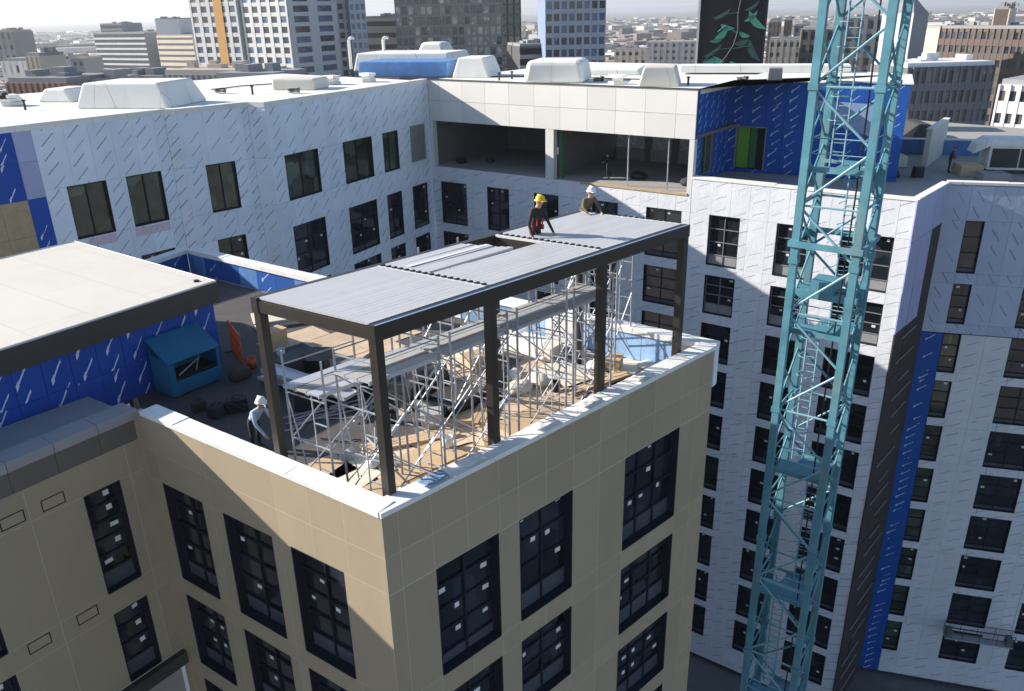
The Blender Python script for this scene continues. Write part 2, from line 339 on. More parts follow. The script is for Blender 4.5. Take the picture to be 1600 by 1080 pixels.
# ------------------------------------------------------------------ the ground
GZ = -48.0
gm, gb = bsdf('city_ground', (0.2, 0.17, 0.15), 0.95)
geo = N(gm, 'ShaderNodeNewGeometry')
v1 = N(gm, 'ShaderNodeTexVoronoi', i_Scale=0.012); L(gm, geo.outputs['Position'], v1.inputs['Vector'])
n1 = N(gm, 'ShaderNodeTexNoise', i_Scale=0.004, i_Detail=9.0, i_Roughness=0.68); L(gm, geo.outputs['Position'], n1.inputs['Vector'])
n2 = N(gm, 'ShaderNodeTexNoise', i_Scale=0.05, i_Detail=6.0, i_Roughness=0.7); L(gm, geo.outputs['Position'], n2.inputs['Vector'])
sepv = N(gm, 'ShaderNodeSeparateColor'); L(gm, v1.outputs['Color'], sepv.inputs[0])
rr = N(gm, 'ShaderNodeMapRange', i_From_Min=0.40, i_From_Max=0.62); L(gm, n1.outputs[0], rr.inputs[0])
c = mixc(gm, rr.outputs[0], (0.10, 0.10, 0.085), (0.27, 0.22, 0.18))
c = mixc(gm, math_n(gm, 'MULTIPLY', sepv.outputs[0], 0.4), c, (0.30, 0.28, 0.27))
r2 = N(gm, 'ShaderNodeMapRange', i_From_Min=0.45, i_From_Max=0.7, i_To_Max=0.7); L(gm, n2.outputs[0], r2.inputs[0])
c = mixc(gm, r2.outputs[0], c, (0.06, 0.065, 0.05)); L(gm, c, gb.inputs['Base Color'])
MAT['ground'] = gm
b = MB(); b.add([(-30000, -3000, GZ), (30000, -3000, GZ), (30000, 30000, GZ), (-30000, 30000, GZ)], [(0, 1, 2, 3)])
tag(link('ground', b.mesh('ground', 'ground')), kind='structure')
b = MB(); b.add([(-40, -20, GZ + .004), (70, -20, GZ + .004), (70, 95, GZ + .004), (-40, 95, GZ + .004)], [(0, 1, 2, 3)])
tag(link('site_yard', b.mesh('site_yard', 'concrete_dark')), kind='structure')

# ------------------------------------------------------------------ the tan building with the terrace
C0 = Vector((-2.92, 14.92)); C1 = Vector((6.48, 23.92)); C2 = Vector((-10.56, 20.32))
WT = Wall(C2, C0); WW = Wall(C0, C1); LWD = Vector((-.58, -.815)); WL = Wall(C2 + LWD * 14, C2)
tanb = thing('terrace_building', 'tan panel clad block with open roof terrace, white parapet cap and gridded dark windows', 'building', (-2, 21, GZ))
FW = [(-12.27, -15.57), (-16.28, -18.87), (-19.55, -22.15), (-22.85, -25.45)]
def clad(th, w, s0, s1, zs, wins, breaks):
    facade(th, w, s0, s1, zs, wins, 1, 'tan', 'panel', 0.0, 0.07, 0.02, breaks=breaks)
    mb = MB()   # pale sealant backing that shows in the open joints
    zz = sorted(set(zs + [q for x in wins for q in (x[2], x[3])]), reverse=True)
    for z1, z0 in zip(zz, zz[1:]):
        inrow = sorted([x for x in wins if x[2] > z0 + .02 and x[3] < z1 - .02]); e = [s0] + [q for x in inrow for q in (x[0], x[1])] + [s1]
        for a, b_ in zip(e[::2], e[1::2]): mb.obox(w.M(0, 0, 0), a, b_, 0.0012, 0.20, z0, z1)
    link('joint_backing', mb.mesh('joint_backing', 'joint'), None, th)
winW = [(a, b_, t, q) for a, b_ in ((1.38, 3.45), (4.17, 6.27), (8.57, 11.33)) for t, q in FW]
winT = [(a, b_, t, q) for a, b_ in ((.66, 2.5), (3.37, 5.35), (6.05, 7.93)) for t, q in ((-12.2, -15.5), (-16.1, -18.75), (-19.4, -22.05), (-22.7, -25.35))]
ZT = [-10.10, -11.24, -12.25, -26.2, -27.2]
clad(tanb, WW, 0.0, 13.01, ZT, winW, [.42, 1.36, 2.43, 3.5, 4.17, 5.2, 6.27, 7.4, 8.57, 9.95, 11.33, 12.2])
clad(tanb, WT, 0.0, 9.35, [-10.10, -11.24, -12.2, -26.2, -27.2], winT, [.66, 2.93, 5.7, 6.95, 8.12])
for i, (a, b_, t, q) in enumerate(winW):
    wide = b_ - a > 2.5
    window(tanb, WW, a, b_, t, q, 3 if wide else 2, 4 if (i % 4 == 0 and a < 2) else 3, 0.26, 0.36 if (i % 4 == 0 and a < 2) else 0.62, stick=0.75, sc_=1.1)
for i, (a, b_, t, q) in enumerate(winT):
    window(tanb, WT, a, b_, t, q, 2, 4 if i % 4 == 0 else 3, 0.26, 0.5, stick=0.7, sc_=0.95)
for w, l in ((WW, 13.01), (WT, 9.35)):
    w.slab('wall_core', tanb, 'dark_core', 0.35, l - 0.35, -0.9, -0.33, -27.2, -10.5)
    w.slab('lower_wall', tanb, 'tan', 0, l, -0.9, 0.0, GZ, -27.22)
# left part of the tan building, its wall, coping and fascia
wingb = thing('wing_building', 'shaded tan wing with dark fascia and narrow tall windows below the blue penthouse', 'building', (-15, 14, GZ))
winL = [(12.12, 13.18, -11.9, -15.17), (12.12, 13.18, -15.88, -18.42), (8.2, 9.4, -11.9, -15.17), (8.2, 9.4, -15.88, -18.42), (5.0, 6.2, -11.9, -15.17), (5.0, 6.2, -15.88, -18.42)]
clad(wingb, WL, 0.0, 13.99, [-10.95, -18.48], winL, [1.5, 3.2, 7.0, 10.75, 13.5])
for (a, b_, t, q) in winL: window(wingb, WL, a, b_, t, q, 1, 5 if t > -13 else 3, 0.22, 0.55, stick=1.0, sc_=1.25)
for (s, z) in ((11.38, -11.63), (10.35, -11.63), (11.46, -15.41), (10.13, -15.41), (7.4, -11.63), (6.6, -15.41)):   # blanked duct openings, outlined in dark sealant
    mb = MB(); Mw = WL.M(s, 0, z)
    for x0, x1, z0, z1 in ((-.3, .3, .145, .17), (-.3, .3, -.17, -.145), (-.3, -.275, -.145, .145), (.275, .3, -.145, .145)): mb.box(x0, x1, -.012, .03, z0, z1)
    mb.box(-.27, .27, -.006, .02, -.14, .14, 1)
    link('vent_plate', mb.mesh('vent_plate', ['black', 'tan']), Mw, wingb)
for i in range(12):
    a = i * 1.17; WL.slab('coping_section', wingb, 'grey_fascia', a, a + 1.155, -0.62, 0.10, -10.30, -10.02)
    WL.slab('fascia_board', wingb, 'mid_fascia', a, a + 1.16, -0.2, 0.03, -10.94, -10.305)
WL.slab('wall_core', wingb, 'dark_core', 0.3, 13.6, -0.9, -0.33, -18.6, -10.5)
WL.slab('sill_ledge', wingb, 'fascia', 0, 13.9, -0.5, 0.18, -18.95, -18.5)
WL.slab('lower_wall', wingb, 'concrete', 0, 13.9, -0.9, -0.4, GZ, -18.96)
P = lambda v: (v.x, v.y)
ta = Vector((-9.87, 26.1)); td = Vector((-.562, -.827)); tf = Vector((-17.4, 31.8))
mb = MB(); ps = [C2 + Vector((-.3, .3)), C2 + Vector((-2.05, 1.5)), ta + td * 14 + Vector((-.5, .3)), C2 + LWD * 14 + Vector((-.4, .3))]
mb.prism([P(p) for p in reversed(ps)], -10.6, -10.34); part(mb, 'roof_strip', 'grey_fascia', wingb, Matrix.Identity(4))
mb = MB(); mb.obox(WT.M(0, 0, 0), -.16, .1, -.10, .16, GZ, -10.31); part(mb, 'corner_trim', 'tan', tanb, Matrix.Identity(4))
# terrace deck, parapet and rear parapets
Q1 = Vector((-3.0, 30.7)); Q2 = Vector((-4.1, 29.15)); Q3 = Vector((-15.14, 36.98)); Q4 = Vector((-17.0, 33.0))
DZ = -11.2
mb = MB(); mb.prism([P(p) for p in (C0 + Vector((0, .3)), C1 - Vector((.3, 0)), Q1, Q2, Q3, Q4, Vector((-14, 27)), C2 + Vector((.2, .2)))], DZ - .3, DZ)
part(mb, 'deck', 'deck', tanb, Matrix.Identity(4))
mb = MB(); mb.prism([P(p) for p in (C0 + Vector((.1, 1.2)), C1 + Vector((-1.2, .2)), Q1 - Vector((.3, .6)), Q2 - Vector((0, .6)), Q3 - Vector((-.4, .8)), Vector((-14, 27)), C2 + Vector((.9, .4)))], GZ, DZ - .31)
part(mb, 'inner_core', 'dark_core', tanb, Matrix.Identity(4))
def parapet(th, w, s0, s1, inner, zt=-10.0, zb=DZ, n=None, capmat='coping', th_=0.42, lap=0.05, inner_name='inner_lining'):
    w.slab(inner_name, th, inner, s0 + .02, s1 - .02, -th_, -0.21, zb, zt - 0.08)
    k = n or max(1, int((s1 - s0) / 1.6))
    for i in range(k):
        a = s0 + (s1 - s0) * i / k; b_ = s0 + (s1 - s0) * (i + 1) / k
        mb = MB(); q = []
        for zz, dd in ((zt - 0.13, lap), (zt - random.uniform(-.01, .012), lap), (zt + random.uniform(-.01, .03), -th_ - lap), (zt - 0.2, -th_ - lap)):
            q += [w.p(a + .006, dd, zz), w.p(b_ - .006, dd, zz + random.uniform(-.006, .006))]
        mb.add(q, [(0, 1, 3, 2), (2, 3, 5, 4), (4, 5, 7, 6), (0, 2, 4, 6), (1, 7, 5, 3), (0, 6, 7, 1)])
        o = part(mb, 'coping_section', capmat, th, Matrix.Identity(4))
parapet(tanb, WW, -0.04, 13.05, 'wrap_blue2')
parapet(tanb, WT, 0.35, 9.32, 'wrap_blue2', n=6)
WB1 = Wall(Q1, C1); WB2 = Wall(Q3, Q2); WB3 = Wall(Q2, Q1); WB4 = Wall(Q4, Q3)
for w_ in (WB1, WB2, WB4):   # these stand at the back: the lining faces the camera
    L_ = w_.L
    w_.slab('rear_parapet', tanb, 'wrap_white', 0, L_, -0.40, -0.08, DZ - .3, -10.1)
    k = int(L_ / 1.22)
    for i in range(k): w_.piece('lining_board', tanb, ('tarp_pale' if i % 4 else 'sack') if w_ is WB1 else ('wrap_blue2' if i % 3 else 'tarp_blue'), L_ * i / k + .008, L_ * (i + 1) / k - .008, DZ + .05, -10.24, -0.01 + random.uniform(-.01, .01), 0.05)
    for i in range(max(1, k // 2)):
        q = L_ / max(1, k // 2); w_.slab('coping_section', tanb, 'coping', q * i + .01, q * (i + 1) - .01, -0.46, 0.06, -10.2, -10.0 - random.uniform(0, .02))

# blue wrapped penthouse with the pale flat roof
pent = thing('penthouse', 'blue wrapped rooftop box with broad cream flat roof and dark fascia', 'penthouse', (-15, 24, DZ))
rp = [ta, tf, tf + td * 15, ta + td * 15]
mb = MB(); mb.prism([P(p) for p in rp], -8.92, -8.22); part(mb, 'fascia', 'fascia', pent, Matrix.Identity(4))
cen = sum(rp, Vector((0, 0))) / 4
mb = MB(); mb.prism([P(p + (cen - p).normalized() * .10) for p in rp], -8.219, -8.19); part(mb, 'roof_membrane', 'roof_cream', pent, Matrix.Identity(4))
mb = MB()
for i in range(4):
    a, b_ = rp[i] + (cen - rp[i]).normalized() * .03, rp[(i + 1) % 4] + (cen - rp[(i + 1) % 4]).normalized() * .03
    mb.tube((a.x, a.y, -8.19), (b_.x, b_.y, -8.19), .035)
part(mb, 'edge_trim', 'strip_white', pent, Matrix.Identity(4))
o_ = td * 15; WP = Wall(ta + o_ + Vector((-.28, .2)), ta + Vector((-.28, .1)))
facade(pent, WP, 0, WP.L, [-8.93, -10.05, -11.19], [], 0.82, 'wrap_blue', 'board', jitter=.004)
wc = [ta + Vector((-.75, -.1)), tf + Vector((.3, -.6)), tf + td * 15, ta + td * 15 + Vector((-.75, .5))]
mb = MB(); mb.prism([P(p) for p in wc], DZ, -8.95); part(mb, 'wall_core', 'dark_core', pent, Matrix.Identity(4))
WPs = Wall(ta + Vector((-.3, .12)), tf + Vector((.1, -.25)))
mb = MB(); mb.tube((-.05, 0, 0), (.05, 0, 0), .0); 
link('roof_drain', (lambda m_: (m_.lathe([(0, .06), (.09, .05), (.12, 0)], 10), m_.mesh('roof_drain', 'black'))[1])(MB()), T3(-10.55, 26.1, -8.19), pent)

# ------------------------------------------------------------------ the wrapped wing across the yard, left
HS = [(-12.3, -15.6), (-16.3, -18.95), (-19.65, -22.35), (-22.95, -25.65)]
ROWS = HS + [(-26.25 - 3.3 * i, -28.95 - 3.3 * i) for i in range(6)]
lw = thing('left_wrapped_wing', 'stepped wing in printed white weather wrap with dark square windows, left of the yard', 'building', (-14, 52, GZ))
A1, B1 = Vector((-23.27, 40.82)), Vector((-18.94, 46.43)); A2, B2 = Vector((-18.27, 46.40)), Vector((-15.26, 49.59)); A3, K3 = Vector((-14.13, 49.17)), Vector((-6.0, 64.7))
W1, W2, W3 = Wall(A1, B1), Wall(A2, B2), Wall(A3, K3); WR1, WR2 = Wall(B1, A2), Wall(B2, A3)
E1 = A1 - (B1 - A1).normalized() * 11; WE = Wall(E1, A1)
ZTOP = -4.62
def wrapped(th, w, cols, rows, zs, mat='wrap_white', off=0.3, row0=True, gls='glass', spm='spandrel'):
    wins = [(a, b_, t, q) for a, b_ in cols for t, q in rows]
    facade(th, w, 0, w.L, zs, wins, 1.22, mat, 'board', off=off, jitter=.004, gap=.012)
    for (a, b_, t, q) in wins:
        top = t > -9
        window(th, w, a, b_, t, q, 2 if b_ - a > 1.4 else 1, 1 if top else 3, 0.2, 0.0 if top else 0.35, 'glass_reflect_green' if top else gls, stick=0 if top else 0.4, sc_=1.15, mull=.06, spm=spm)
zsS = [ZTOP - .05, -7.88, -10.66, -12.3, -25.7]
rS = [(-7.88, -10.66)] + HS
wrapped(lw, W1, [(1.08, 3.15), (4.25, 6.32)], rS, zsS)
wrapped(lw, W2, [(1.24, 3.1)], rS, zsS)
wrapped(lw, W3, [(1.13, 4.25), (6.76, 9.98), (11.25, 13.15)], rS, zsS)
MAT['pink'] = worn('pink_board', (0.62, 0.50, 0.55), 0.7, 0.25, 6, 0.1)
for a, b_ in ((1.6, 3.1), (4.2, 6.3)): W1.piece('patch_board', lw, 'pink', a, b_, -11.2, -10.74, .012, .012)
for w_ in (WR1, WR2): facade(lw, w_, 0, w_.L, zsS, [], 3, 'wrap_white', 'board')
for t, q in HS[:2]: window(lw, W3, 14.6, 16.55, t, q, 1, 3, 0.02, 0.3, d=.06, stick=.7, sc_=1.3)
mb = MB()
for i in range(9): mb.obox(W3.M(0, 0, 0), 14.8 + i * .21, 14.9 + i * .21, -.09, -.01, -10.45, -7.85)
mb.obox(W3.M(0, 0, 0), 14.72, 16.75, -.012, -.004, -10.5, -7.8); part(mb, 'grille', 'spandrel_grey', lw, Matrix.Identity(4))
facade(lw, WE, 0, WE.L, [ZTOP - .05, -6.4, -8.2, -10.0, -12.0, -16, -20, -25.7], [], 1.3, 'wrap_blue', 'board', breaks=[1.2, 2.5, 3.8, 5.1, 6.4, 7.6, 8.8, 10.1], matfn=lambda s, z: 'lavender' if s > 10.2 and z > -8.2 else ('ply' if 7.6 < s < 10.0 and -12.2 < z < -8.2 else 'wrap_blue'))
mb = MB()
bk = [E1, A1, B1, A2, B2, A3, K3]
off = Vector((-.55, .45))
foot = [p + off for p in bk] + [K3 + Vector((-14, 12)), E1 + Vector((-16, 16))]
mb.prism([P(p) for p in foot], -25.8, -4.95); part(mb, 'wall_core', 'dark_core', lw, Matrix.Identity(4))
mb = MB(); mb.prism([P(p + Vector((.1, -.06))) for p in foot[:7]] + [P(p) for p in foot[7:]], GZ, -25.82); part(mb, 'lower_wall', 'wrap_white', lw, Matrix.Identity(4))
mb = MB(); mb.prism([P(p) for p in foot], -4.94, -4.80); part(mb, 'roof', 'white_membrane', lw, Matrix.Identity(4))
for w_ in (WE, W1, WR1, W2, WR2, W3):
    k = max(1, int(w_.L / 2.4))
    for i in range(k): w_.slab('coping_section', lw, 'white_membrane', w_.L * i / k + .004, w_.L * (i + 1) / k - .004, -0.58, 0.02, -4.93, ZTOP - random.uniform(0, .02))

# ------------------------------------------------------------------ link block with the two open bays
WD = Wall((12.8, 51.15), (21.8, 44.67))
lk = thing('link_block', 'pale panelled block with two wide open bays on its top floor', 'building', (*P(WD.p(-12, -5, 0)), GZ))
facade(lk, WD, -23.15, -1.32, [-4.72, -6.2, -7.7], [], 2.15, 'metal_panel', 'panel', thick=.1, gap=.02, off=1.1, jitter=.003)
WD.slab('coping', lk, 'bronze', -23.3, -1.3, -0.5, 0.05, -4.71, -4.66)
for a, b_ in ((-23.15, -22.87), (-12.5, -11.82), (-1.66, -1.32)): WD.slab('pier', lk, 'metal_panel', a, b_, -0.45, 0.0, -11.15, -7.71)
wl = [(-22.34, -19.8), (-17.8, -15.77), (-13.5, -11.4), (-8.64, -6.6), (-4.45, -1.9)]
winC = [(a, b_, t, q) for a, b_ in wl for t, q in HS]
facade(lk, WD, -23.15, -1.32, [-11.16, -12.3, -25.7], winC, 1.3, 'wrap_front', 'board')
for (a, b_, t, q) in winC: window(lk, WD, a, b_, t, q, 2, 3, 0.2, 0.3, stick=.4, sc_=1.1)
WD.slab('floor_slab', lk, 'concrete', -23.1, -1.35, -10.0, 0.05, -11.5, -11.1) if False else None
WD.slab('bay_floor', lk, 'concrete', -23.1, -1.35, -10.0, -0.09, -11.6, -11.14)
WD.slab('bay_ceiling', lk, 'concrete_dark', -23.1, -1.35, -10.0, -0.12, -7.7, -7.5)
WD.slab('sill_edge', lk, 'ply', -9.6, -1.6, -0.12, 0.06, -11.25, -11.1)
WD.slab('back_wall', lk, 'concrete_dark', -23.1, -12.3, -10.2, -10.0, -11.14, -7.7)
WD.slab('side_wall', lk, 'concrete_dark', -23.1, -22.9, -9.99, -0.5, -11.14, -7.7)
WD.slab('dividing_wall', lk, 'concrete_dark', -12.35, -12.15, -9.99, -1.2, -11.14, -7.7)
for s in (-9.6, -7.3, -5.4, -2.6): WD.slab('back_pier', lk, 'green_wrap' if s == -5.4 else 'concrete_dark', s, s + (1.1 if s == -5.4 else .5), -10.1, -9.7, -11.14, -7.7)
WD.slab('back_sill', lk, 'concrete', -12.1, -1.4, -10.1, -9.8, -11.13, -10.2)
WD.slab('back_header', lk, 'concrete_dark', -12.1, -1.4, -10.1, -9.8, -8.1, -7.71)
for s in (-6.1, -3.2): 
    WD.slab('stud', lk, 'galv', s, s + .07, -0.3, -0.22, -11.14, -7.7)
WD.slab('column_cover', lk, 'green_wrap', -11.7, -11.5, -0.9, -0.6, -11.14, -7.7)
WD.slab('wall_core', lk, 'dark_core', -23.1, -1.4, -9.8, -0.33, -25.7, -11.62)
WD.slab('lower_wall', lk, 'wrap_front', -23.1, -1.4, -9.8, -0.1, GZ, -25.72)
WD.slab('roof', lk, 'white_membrane', -23.6, -1.33, -22.0, -0.12, -7.49, -4.73) if False else None
WD.slab('roof_beam', lk, 'concrete_dark', -23.0, -1.4, -0.5, -0.13, -7.49, -4.95)
WD.slab('roof', lk, 'white_membrane', -23.6, -1.33, -24.0, -0.51, -5.0, -4.78)
WD.slab('end_wall', lk, 'metal_panel', -1.35, -1.2, -10.0, -0.12, -11.14, -4.8) if False else None

# ------------------------------------------------------------------ right block, its side return and the far right block
rb = thing('right_block', 'tall white wrapped block with columns of dark windows behind the crane mast', 'building', (17, 48, GZ))
colsD = [(0.0, 2.05), (4.38, 6.45), (8.15, 11.08)]
WDm = Wall(P(WD.p(-1.3, 0, 0)), P(WD.p(11.95, 0, 0)))
colsM = [(a + 1.3, b_ + 1.3) for a, b_ in colsD]
zsD = [-10.12, -12.3, -GZ * -1 + .5]
winD = [(a, b_, t, q) for a, b_ in colsM for t, q in ROWS]
facade(rb, WDm, 0, WDm.L, zsD, winD, 1.22, 'wrap_front', 'board', off=.2, jitter=.004, gap=.012)
for i, (a, b_, t, q) in enumerate(winD):
    lit = t > -17  # sunlit rows get paler frames and spandrels, sun put into their colour
    window(rb, WDm, a, b_, t, q, 2, 3, 0.22, 0.62 if lit else 0.3, stick=0.42, sc_=1.15, spm='spandrel_grey' if lit else 'spandrel', pm='frame_pale' if lit else None)
parapet(rb, WDm, 0, WDm.L, 'wrap_front', -10.0, -10.9, n=5, capmat='white_membrane')
WDm.slab('wall_core', rb, 'dark_core', 0.3, WDm.L - .3, -1.2, -0.36, GZ, -10.6)
SR = Wall((22.48, 44.10), (26.45, 48.6))
facade(rb, SR, 0.0, SR.L, [-10.05, -12.5, -15.5, -18.0, -21, -24, -27, -30, -33, -36, -39, -42, -45, -47.9], [], 2.0, 'lavender', 'side_panel', matfn=lambda s, z: 'lavender' if z > -12.5 or (s < 4.2 and z > -18) else 'brown_wall', jitter=.02)  # lavender here is the wall's shade tone put into the panel colour
for i in range(20):
    mb = MB(); z = -18.5 - i * 1.45 + random.uniform(-.3, .3); mb.obox(SR.M(0, 0, 0), random.uniform(.3, 2.4), random.uniform(3.4, 4.8), -.16, -.1, z, z + .045)
    part(mb, 'ledger_rail', 'spandrel_grey', rb, Matrix.Identity(4))
SR.slab('coping', rb, 'white_membrane', 0, SR.L, -0.4, 0.05, -10.04, -9.98)
mb = MB(); mb.prism([P(p) for p in (Vector((12.1, 52.2)), Vector((22.2, 44.95)), Vector((26.6, 49.4)), Vector((31, 48.2)), Vector((45, 44.2)), Vector((62, 60)), Vector((40, 84)), Vector((18, 72)))], -11.3, -10.85)
part(mb, 'roof', 'concrete', rb, Matrix.Identity(4))
mb = MB(); mb.prism([P(p) for p in (Vector((12.4, 52.2)), Vector((21.8, 45.6)), Vector((26.4, 50.2)), Vector((31.2, 48.9)), Vector((45, 45)), Vector((61, 60)), Vector((40, 83)), Vector((18, 71)))], GZ, -11.31)
part(mb, 'inner_core', 'dark_core', rb, Matrix.Identity(4))
fr = thing('far_right_block', 'shaded wrapped block right of the dark recess, with a narrow window column', 'building', (32, 46, GZ))
WRr = Wall((26.4, 48.6), (26.4 + 20 * .9613, 48.6 - 20 * .2756))
colsR = [(1.35, 2.4)]; colsW = [(5.25, 7.8), (9.7, 12.2), (14.0, 16.5)]
winR = [(a, b_, t, q) for a, b_ in colsR for t, q in ROWS] + [(a, b_, t, q) for a, b_ in colsW for t, q in ROWS[1:]]
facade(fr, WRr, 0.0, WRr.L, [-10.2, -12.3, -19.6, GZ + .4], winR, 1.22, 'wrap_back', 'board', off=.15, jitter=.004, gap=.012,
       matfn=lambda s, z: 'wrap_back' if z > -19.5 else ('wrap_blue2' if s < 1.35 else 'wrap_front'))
for (a, b_, t, q) in winR: window(fr, WRr, a, b_, t, q, 2 if b_ - a > 1.4 else 1, 3, 0.2, 0.25, stick=0.35, sc_=1.15, glass='glass_reflect_green' if (b_ - a < 1.4 and t < -19) else 'glass')
parapet(fr, WRr, 0, WRr.L, 'wrap_white', -9.98, -10.9, n=6, capmat='white_membrane')
WRr.slab('wall_core', fr, 'dark_core', 0.3, WRr.L, -1.0, -0.36, GZ, -10.6)

# blue wrapped penthouse on the right block's terrace
bp_ = thing('blue_penthouse', 'dark blue wrapped storey set back on the white right block', 'penthouse', (18, 56, -10.85))
WBa, WBb = Wall((11.9, 52.2), (15.49, 58.21)), Wall((15.49, 58.21), (25.3, 52.95))
facade(bp_, WBa, 0, WBa.L, [-4.75, -7.3, -7.7, -10.3, -10.84], [(1.2, 3.6, -7.7, -10.3)], 1.22, 'wrap_blue2', 'board')
window(bp_, WBa, 1.2, 3.6, -7.7, -10.3, 2, 1, .15, 0, 'glass_reflect_green', 'frame_pale', stick=0)
facade(bp_, WBb, 0, WBb.L, [-4.75, -6.3, -7.7, -9.2, -10.6, -10.84], [(.5, 2.6, -7.7, -10.6)], 1.22, 'wrap_blue2', 'board')
mb = MB(); Md = WBb.M(0, 0, 0)
for x0, x1, z0, z1 in ((.5, .58, -10.6, -7.7), (2.52, 2.6, -10.6, -7.7), (.58, 2.52, -7.78, -7.7)): mb.obox(Md, x0, x1, -.03, .3, z0, z1)
part(mb, 'door_frame', 'frame_pale', bp_, Matrix.Identity(4))
WBb.slab('door_board', bp_, 'lime', .6, 1.4, -.42, -.35, -10.6, -7.78); WBb.slab('door_board', bp_, 'green_wrap', 1.42, 1.9, -.6, -.5, -10.6, -7.78)
mb = MB(); mb.prism([P(p) for p in (Vector((15.7, 58.9)), Vector((25.1, 53.7)), Vector((28.2, 60)), Vector((23.4, 66)))], -10.84, -4.8); part(mb, 'wall_core', 'dark_core', bp_, Matrix.Identity(4))
mb = MB(); mb.prism([P(p) for p in (Vector((11.8, 52.1)), Vector((15.5, 58.1)), Vector((25.4, 52.85)), Vector((28.6, 60)), Vector((23.4, 67)), Vector((19, 63.5)))], -4.74, -4.66); part(mb, 'roof', 'white_membrane', bp_, Matrix.Identity(4))
mb = MB(); q = [WBb.p(5.0, .06, -5.8), WBb.p(9.4, .12, -6.0), WBb.p(9.2, .25, -8.0), WBb.p(7.6, .10, -7.6)]
mb.add(q + [p + Vector((.02, .04, 0)) for p in q], [(0, 1, 2, 3), (7, 6, 5, 4), (0, 4, 5, 1), (1, 5, 6, 2), (2, 6, 7, 3), (3, 7, 4, 0)])
part(mb, 'torn_lit_flap', 'film_blue', bp_, Matrix.Identity(4))  # flap whose pale blue paints the sunlit triangle on the wall

# ------------------------------------------------------------------ pergola on the terrace
PF, PL, PR = Vector((-2.82, 15.57)), Vector((-5.92, 17.60)), Vector((5.30, 23.45))
pu = (PR - PF); PLEN = pu.length; pu = pu / PLEN; pv = (PL - PF); PWID = pv.length; pv = pv / PWID
def pp(i, j, z): q = PF + pu * i + pv * j; return Vector((q.x, q.y, z))
def pbox(mb, i0, i1, j0, j1, z0, z1, mi=0):
    mb.hexa([pp(i0, j0, z0), pp(i1, j0, z0), pp(i1, j1, z0), pp(i0, j1, z0), pp(i0, j0, z1), pp(i1, j0, z1), pp(i1, j1, z1), pp(i0, j1, z1)], mi)
def pij(v): # pergola coordinates of a point
    d = Vector((v.x, v.y)) - PF; det = pu.x * pv.y - pu.y * pv.x
    return ((d.x * pv.y - d.y * pv.x) / det, (pu.x * d.y - pu.y * d.x) / det)
PT = -5.92
pg = thing('pergola', 'dark bronze pergola frame with grey louvred roof standing over the terrace', 'pergola', (*P(PF), DZ))
I4 = Matrix.Identity(4)
for i in (0.0, 3.25, 7.35, PLEN - .2):
    for j in (0.0, PWID - .2):
        if j > 0 and i == 3.25: continue
        mb = MB(); pbox(mb, i, i + .2, j, j + .2, DZ, PT - .36); pbox(mb, i - .06, i + .26, j - .06, j + .26, DZ, DZ + .02); part(mb, 'post', 'bronze', pg, I4)
for (i0, i1, j0, j1) in ((-.02, PLEN + .02, -.02, .18), (-.02, PLEN + .02, PWID - .18, PWID + .02)):
    mb = MB(); pbox(mb, i0, i1, j0, j1, PT - .36, PT); part(mb, 'beam', 'bronze', pg, I4)
SX = (pij(at(755, 447, PT))[0], pij(at(938, 391, PT))[0])
for i in (0.0, SX[0] - .05, SX[1] - .05, PLEN - .2):
    mb = MB(); pbox(mb, i, i + .2, .181, PWID - .181, PT - .34, PT - .06); part(mb, 'beam', 'bronze', pg, I4)
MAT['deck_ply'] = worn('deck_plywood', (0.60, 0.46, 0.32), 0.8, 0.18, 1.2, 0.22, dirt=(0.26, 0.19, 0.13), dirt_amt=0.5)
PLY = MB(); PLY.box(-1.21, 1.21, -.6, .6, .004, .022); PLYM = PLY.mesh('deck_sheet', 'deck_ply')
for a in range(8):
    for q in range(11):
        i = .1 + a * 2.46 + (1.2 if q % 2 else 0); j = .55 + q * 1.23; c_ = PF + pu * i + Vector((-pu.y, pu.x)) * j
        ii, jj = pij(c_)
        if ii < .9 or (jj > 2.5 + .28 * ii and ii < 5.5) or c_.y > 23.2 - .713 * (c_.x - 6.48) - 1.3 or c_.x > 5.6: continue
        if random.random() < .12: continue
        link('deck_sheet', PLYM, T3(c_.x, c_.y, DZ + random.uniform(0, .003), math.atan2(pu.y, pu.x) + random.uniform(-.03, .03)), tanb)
bays = ((.05, SX[0] - .07), (SX[0] + .19, SX[1] - .07), (SX[1] + .19, PLEN - .06)); NS = 19
for k, (i0, i1) in enumerate(bays):
    for q in range(NS):
        j0 = .19 + (PWID - .38) * q / NS; j1 = .19 + (PWID - .38) * (q + 1) / NS - (.007 if q < 9 else .003)
        a1 = i1
        tilt = 0.0
        if k == 1 and q == 10: continue
        if k == 1 and q > 10: a1 = i1 - .85 - .05 * (q - 10); tilt = (.015, .005, -.01, .02, .01, -.005, .015, .005)[q - 11]
        mb = MB(); z0, z1 = PT - .02, PT + .012 + random.uniform(0, .0015)
        mb.hexa([pp(i0, j0, z0 - .02), pp(a1, j0, z0 - .02), pp(a1, j1, z0 - .02), pp(i0, j1, z0 - .02), pp(i0, j0, z1), pp(a1, j0, z1 + tilt), pp(a1, j1 - .004, z1 + .0015 + tilt), pp(i0, j1 - .004, z1 + .0015)])
        part(mb, 'louvre_slat', 'louvre', pg, I4)
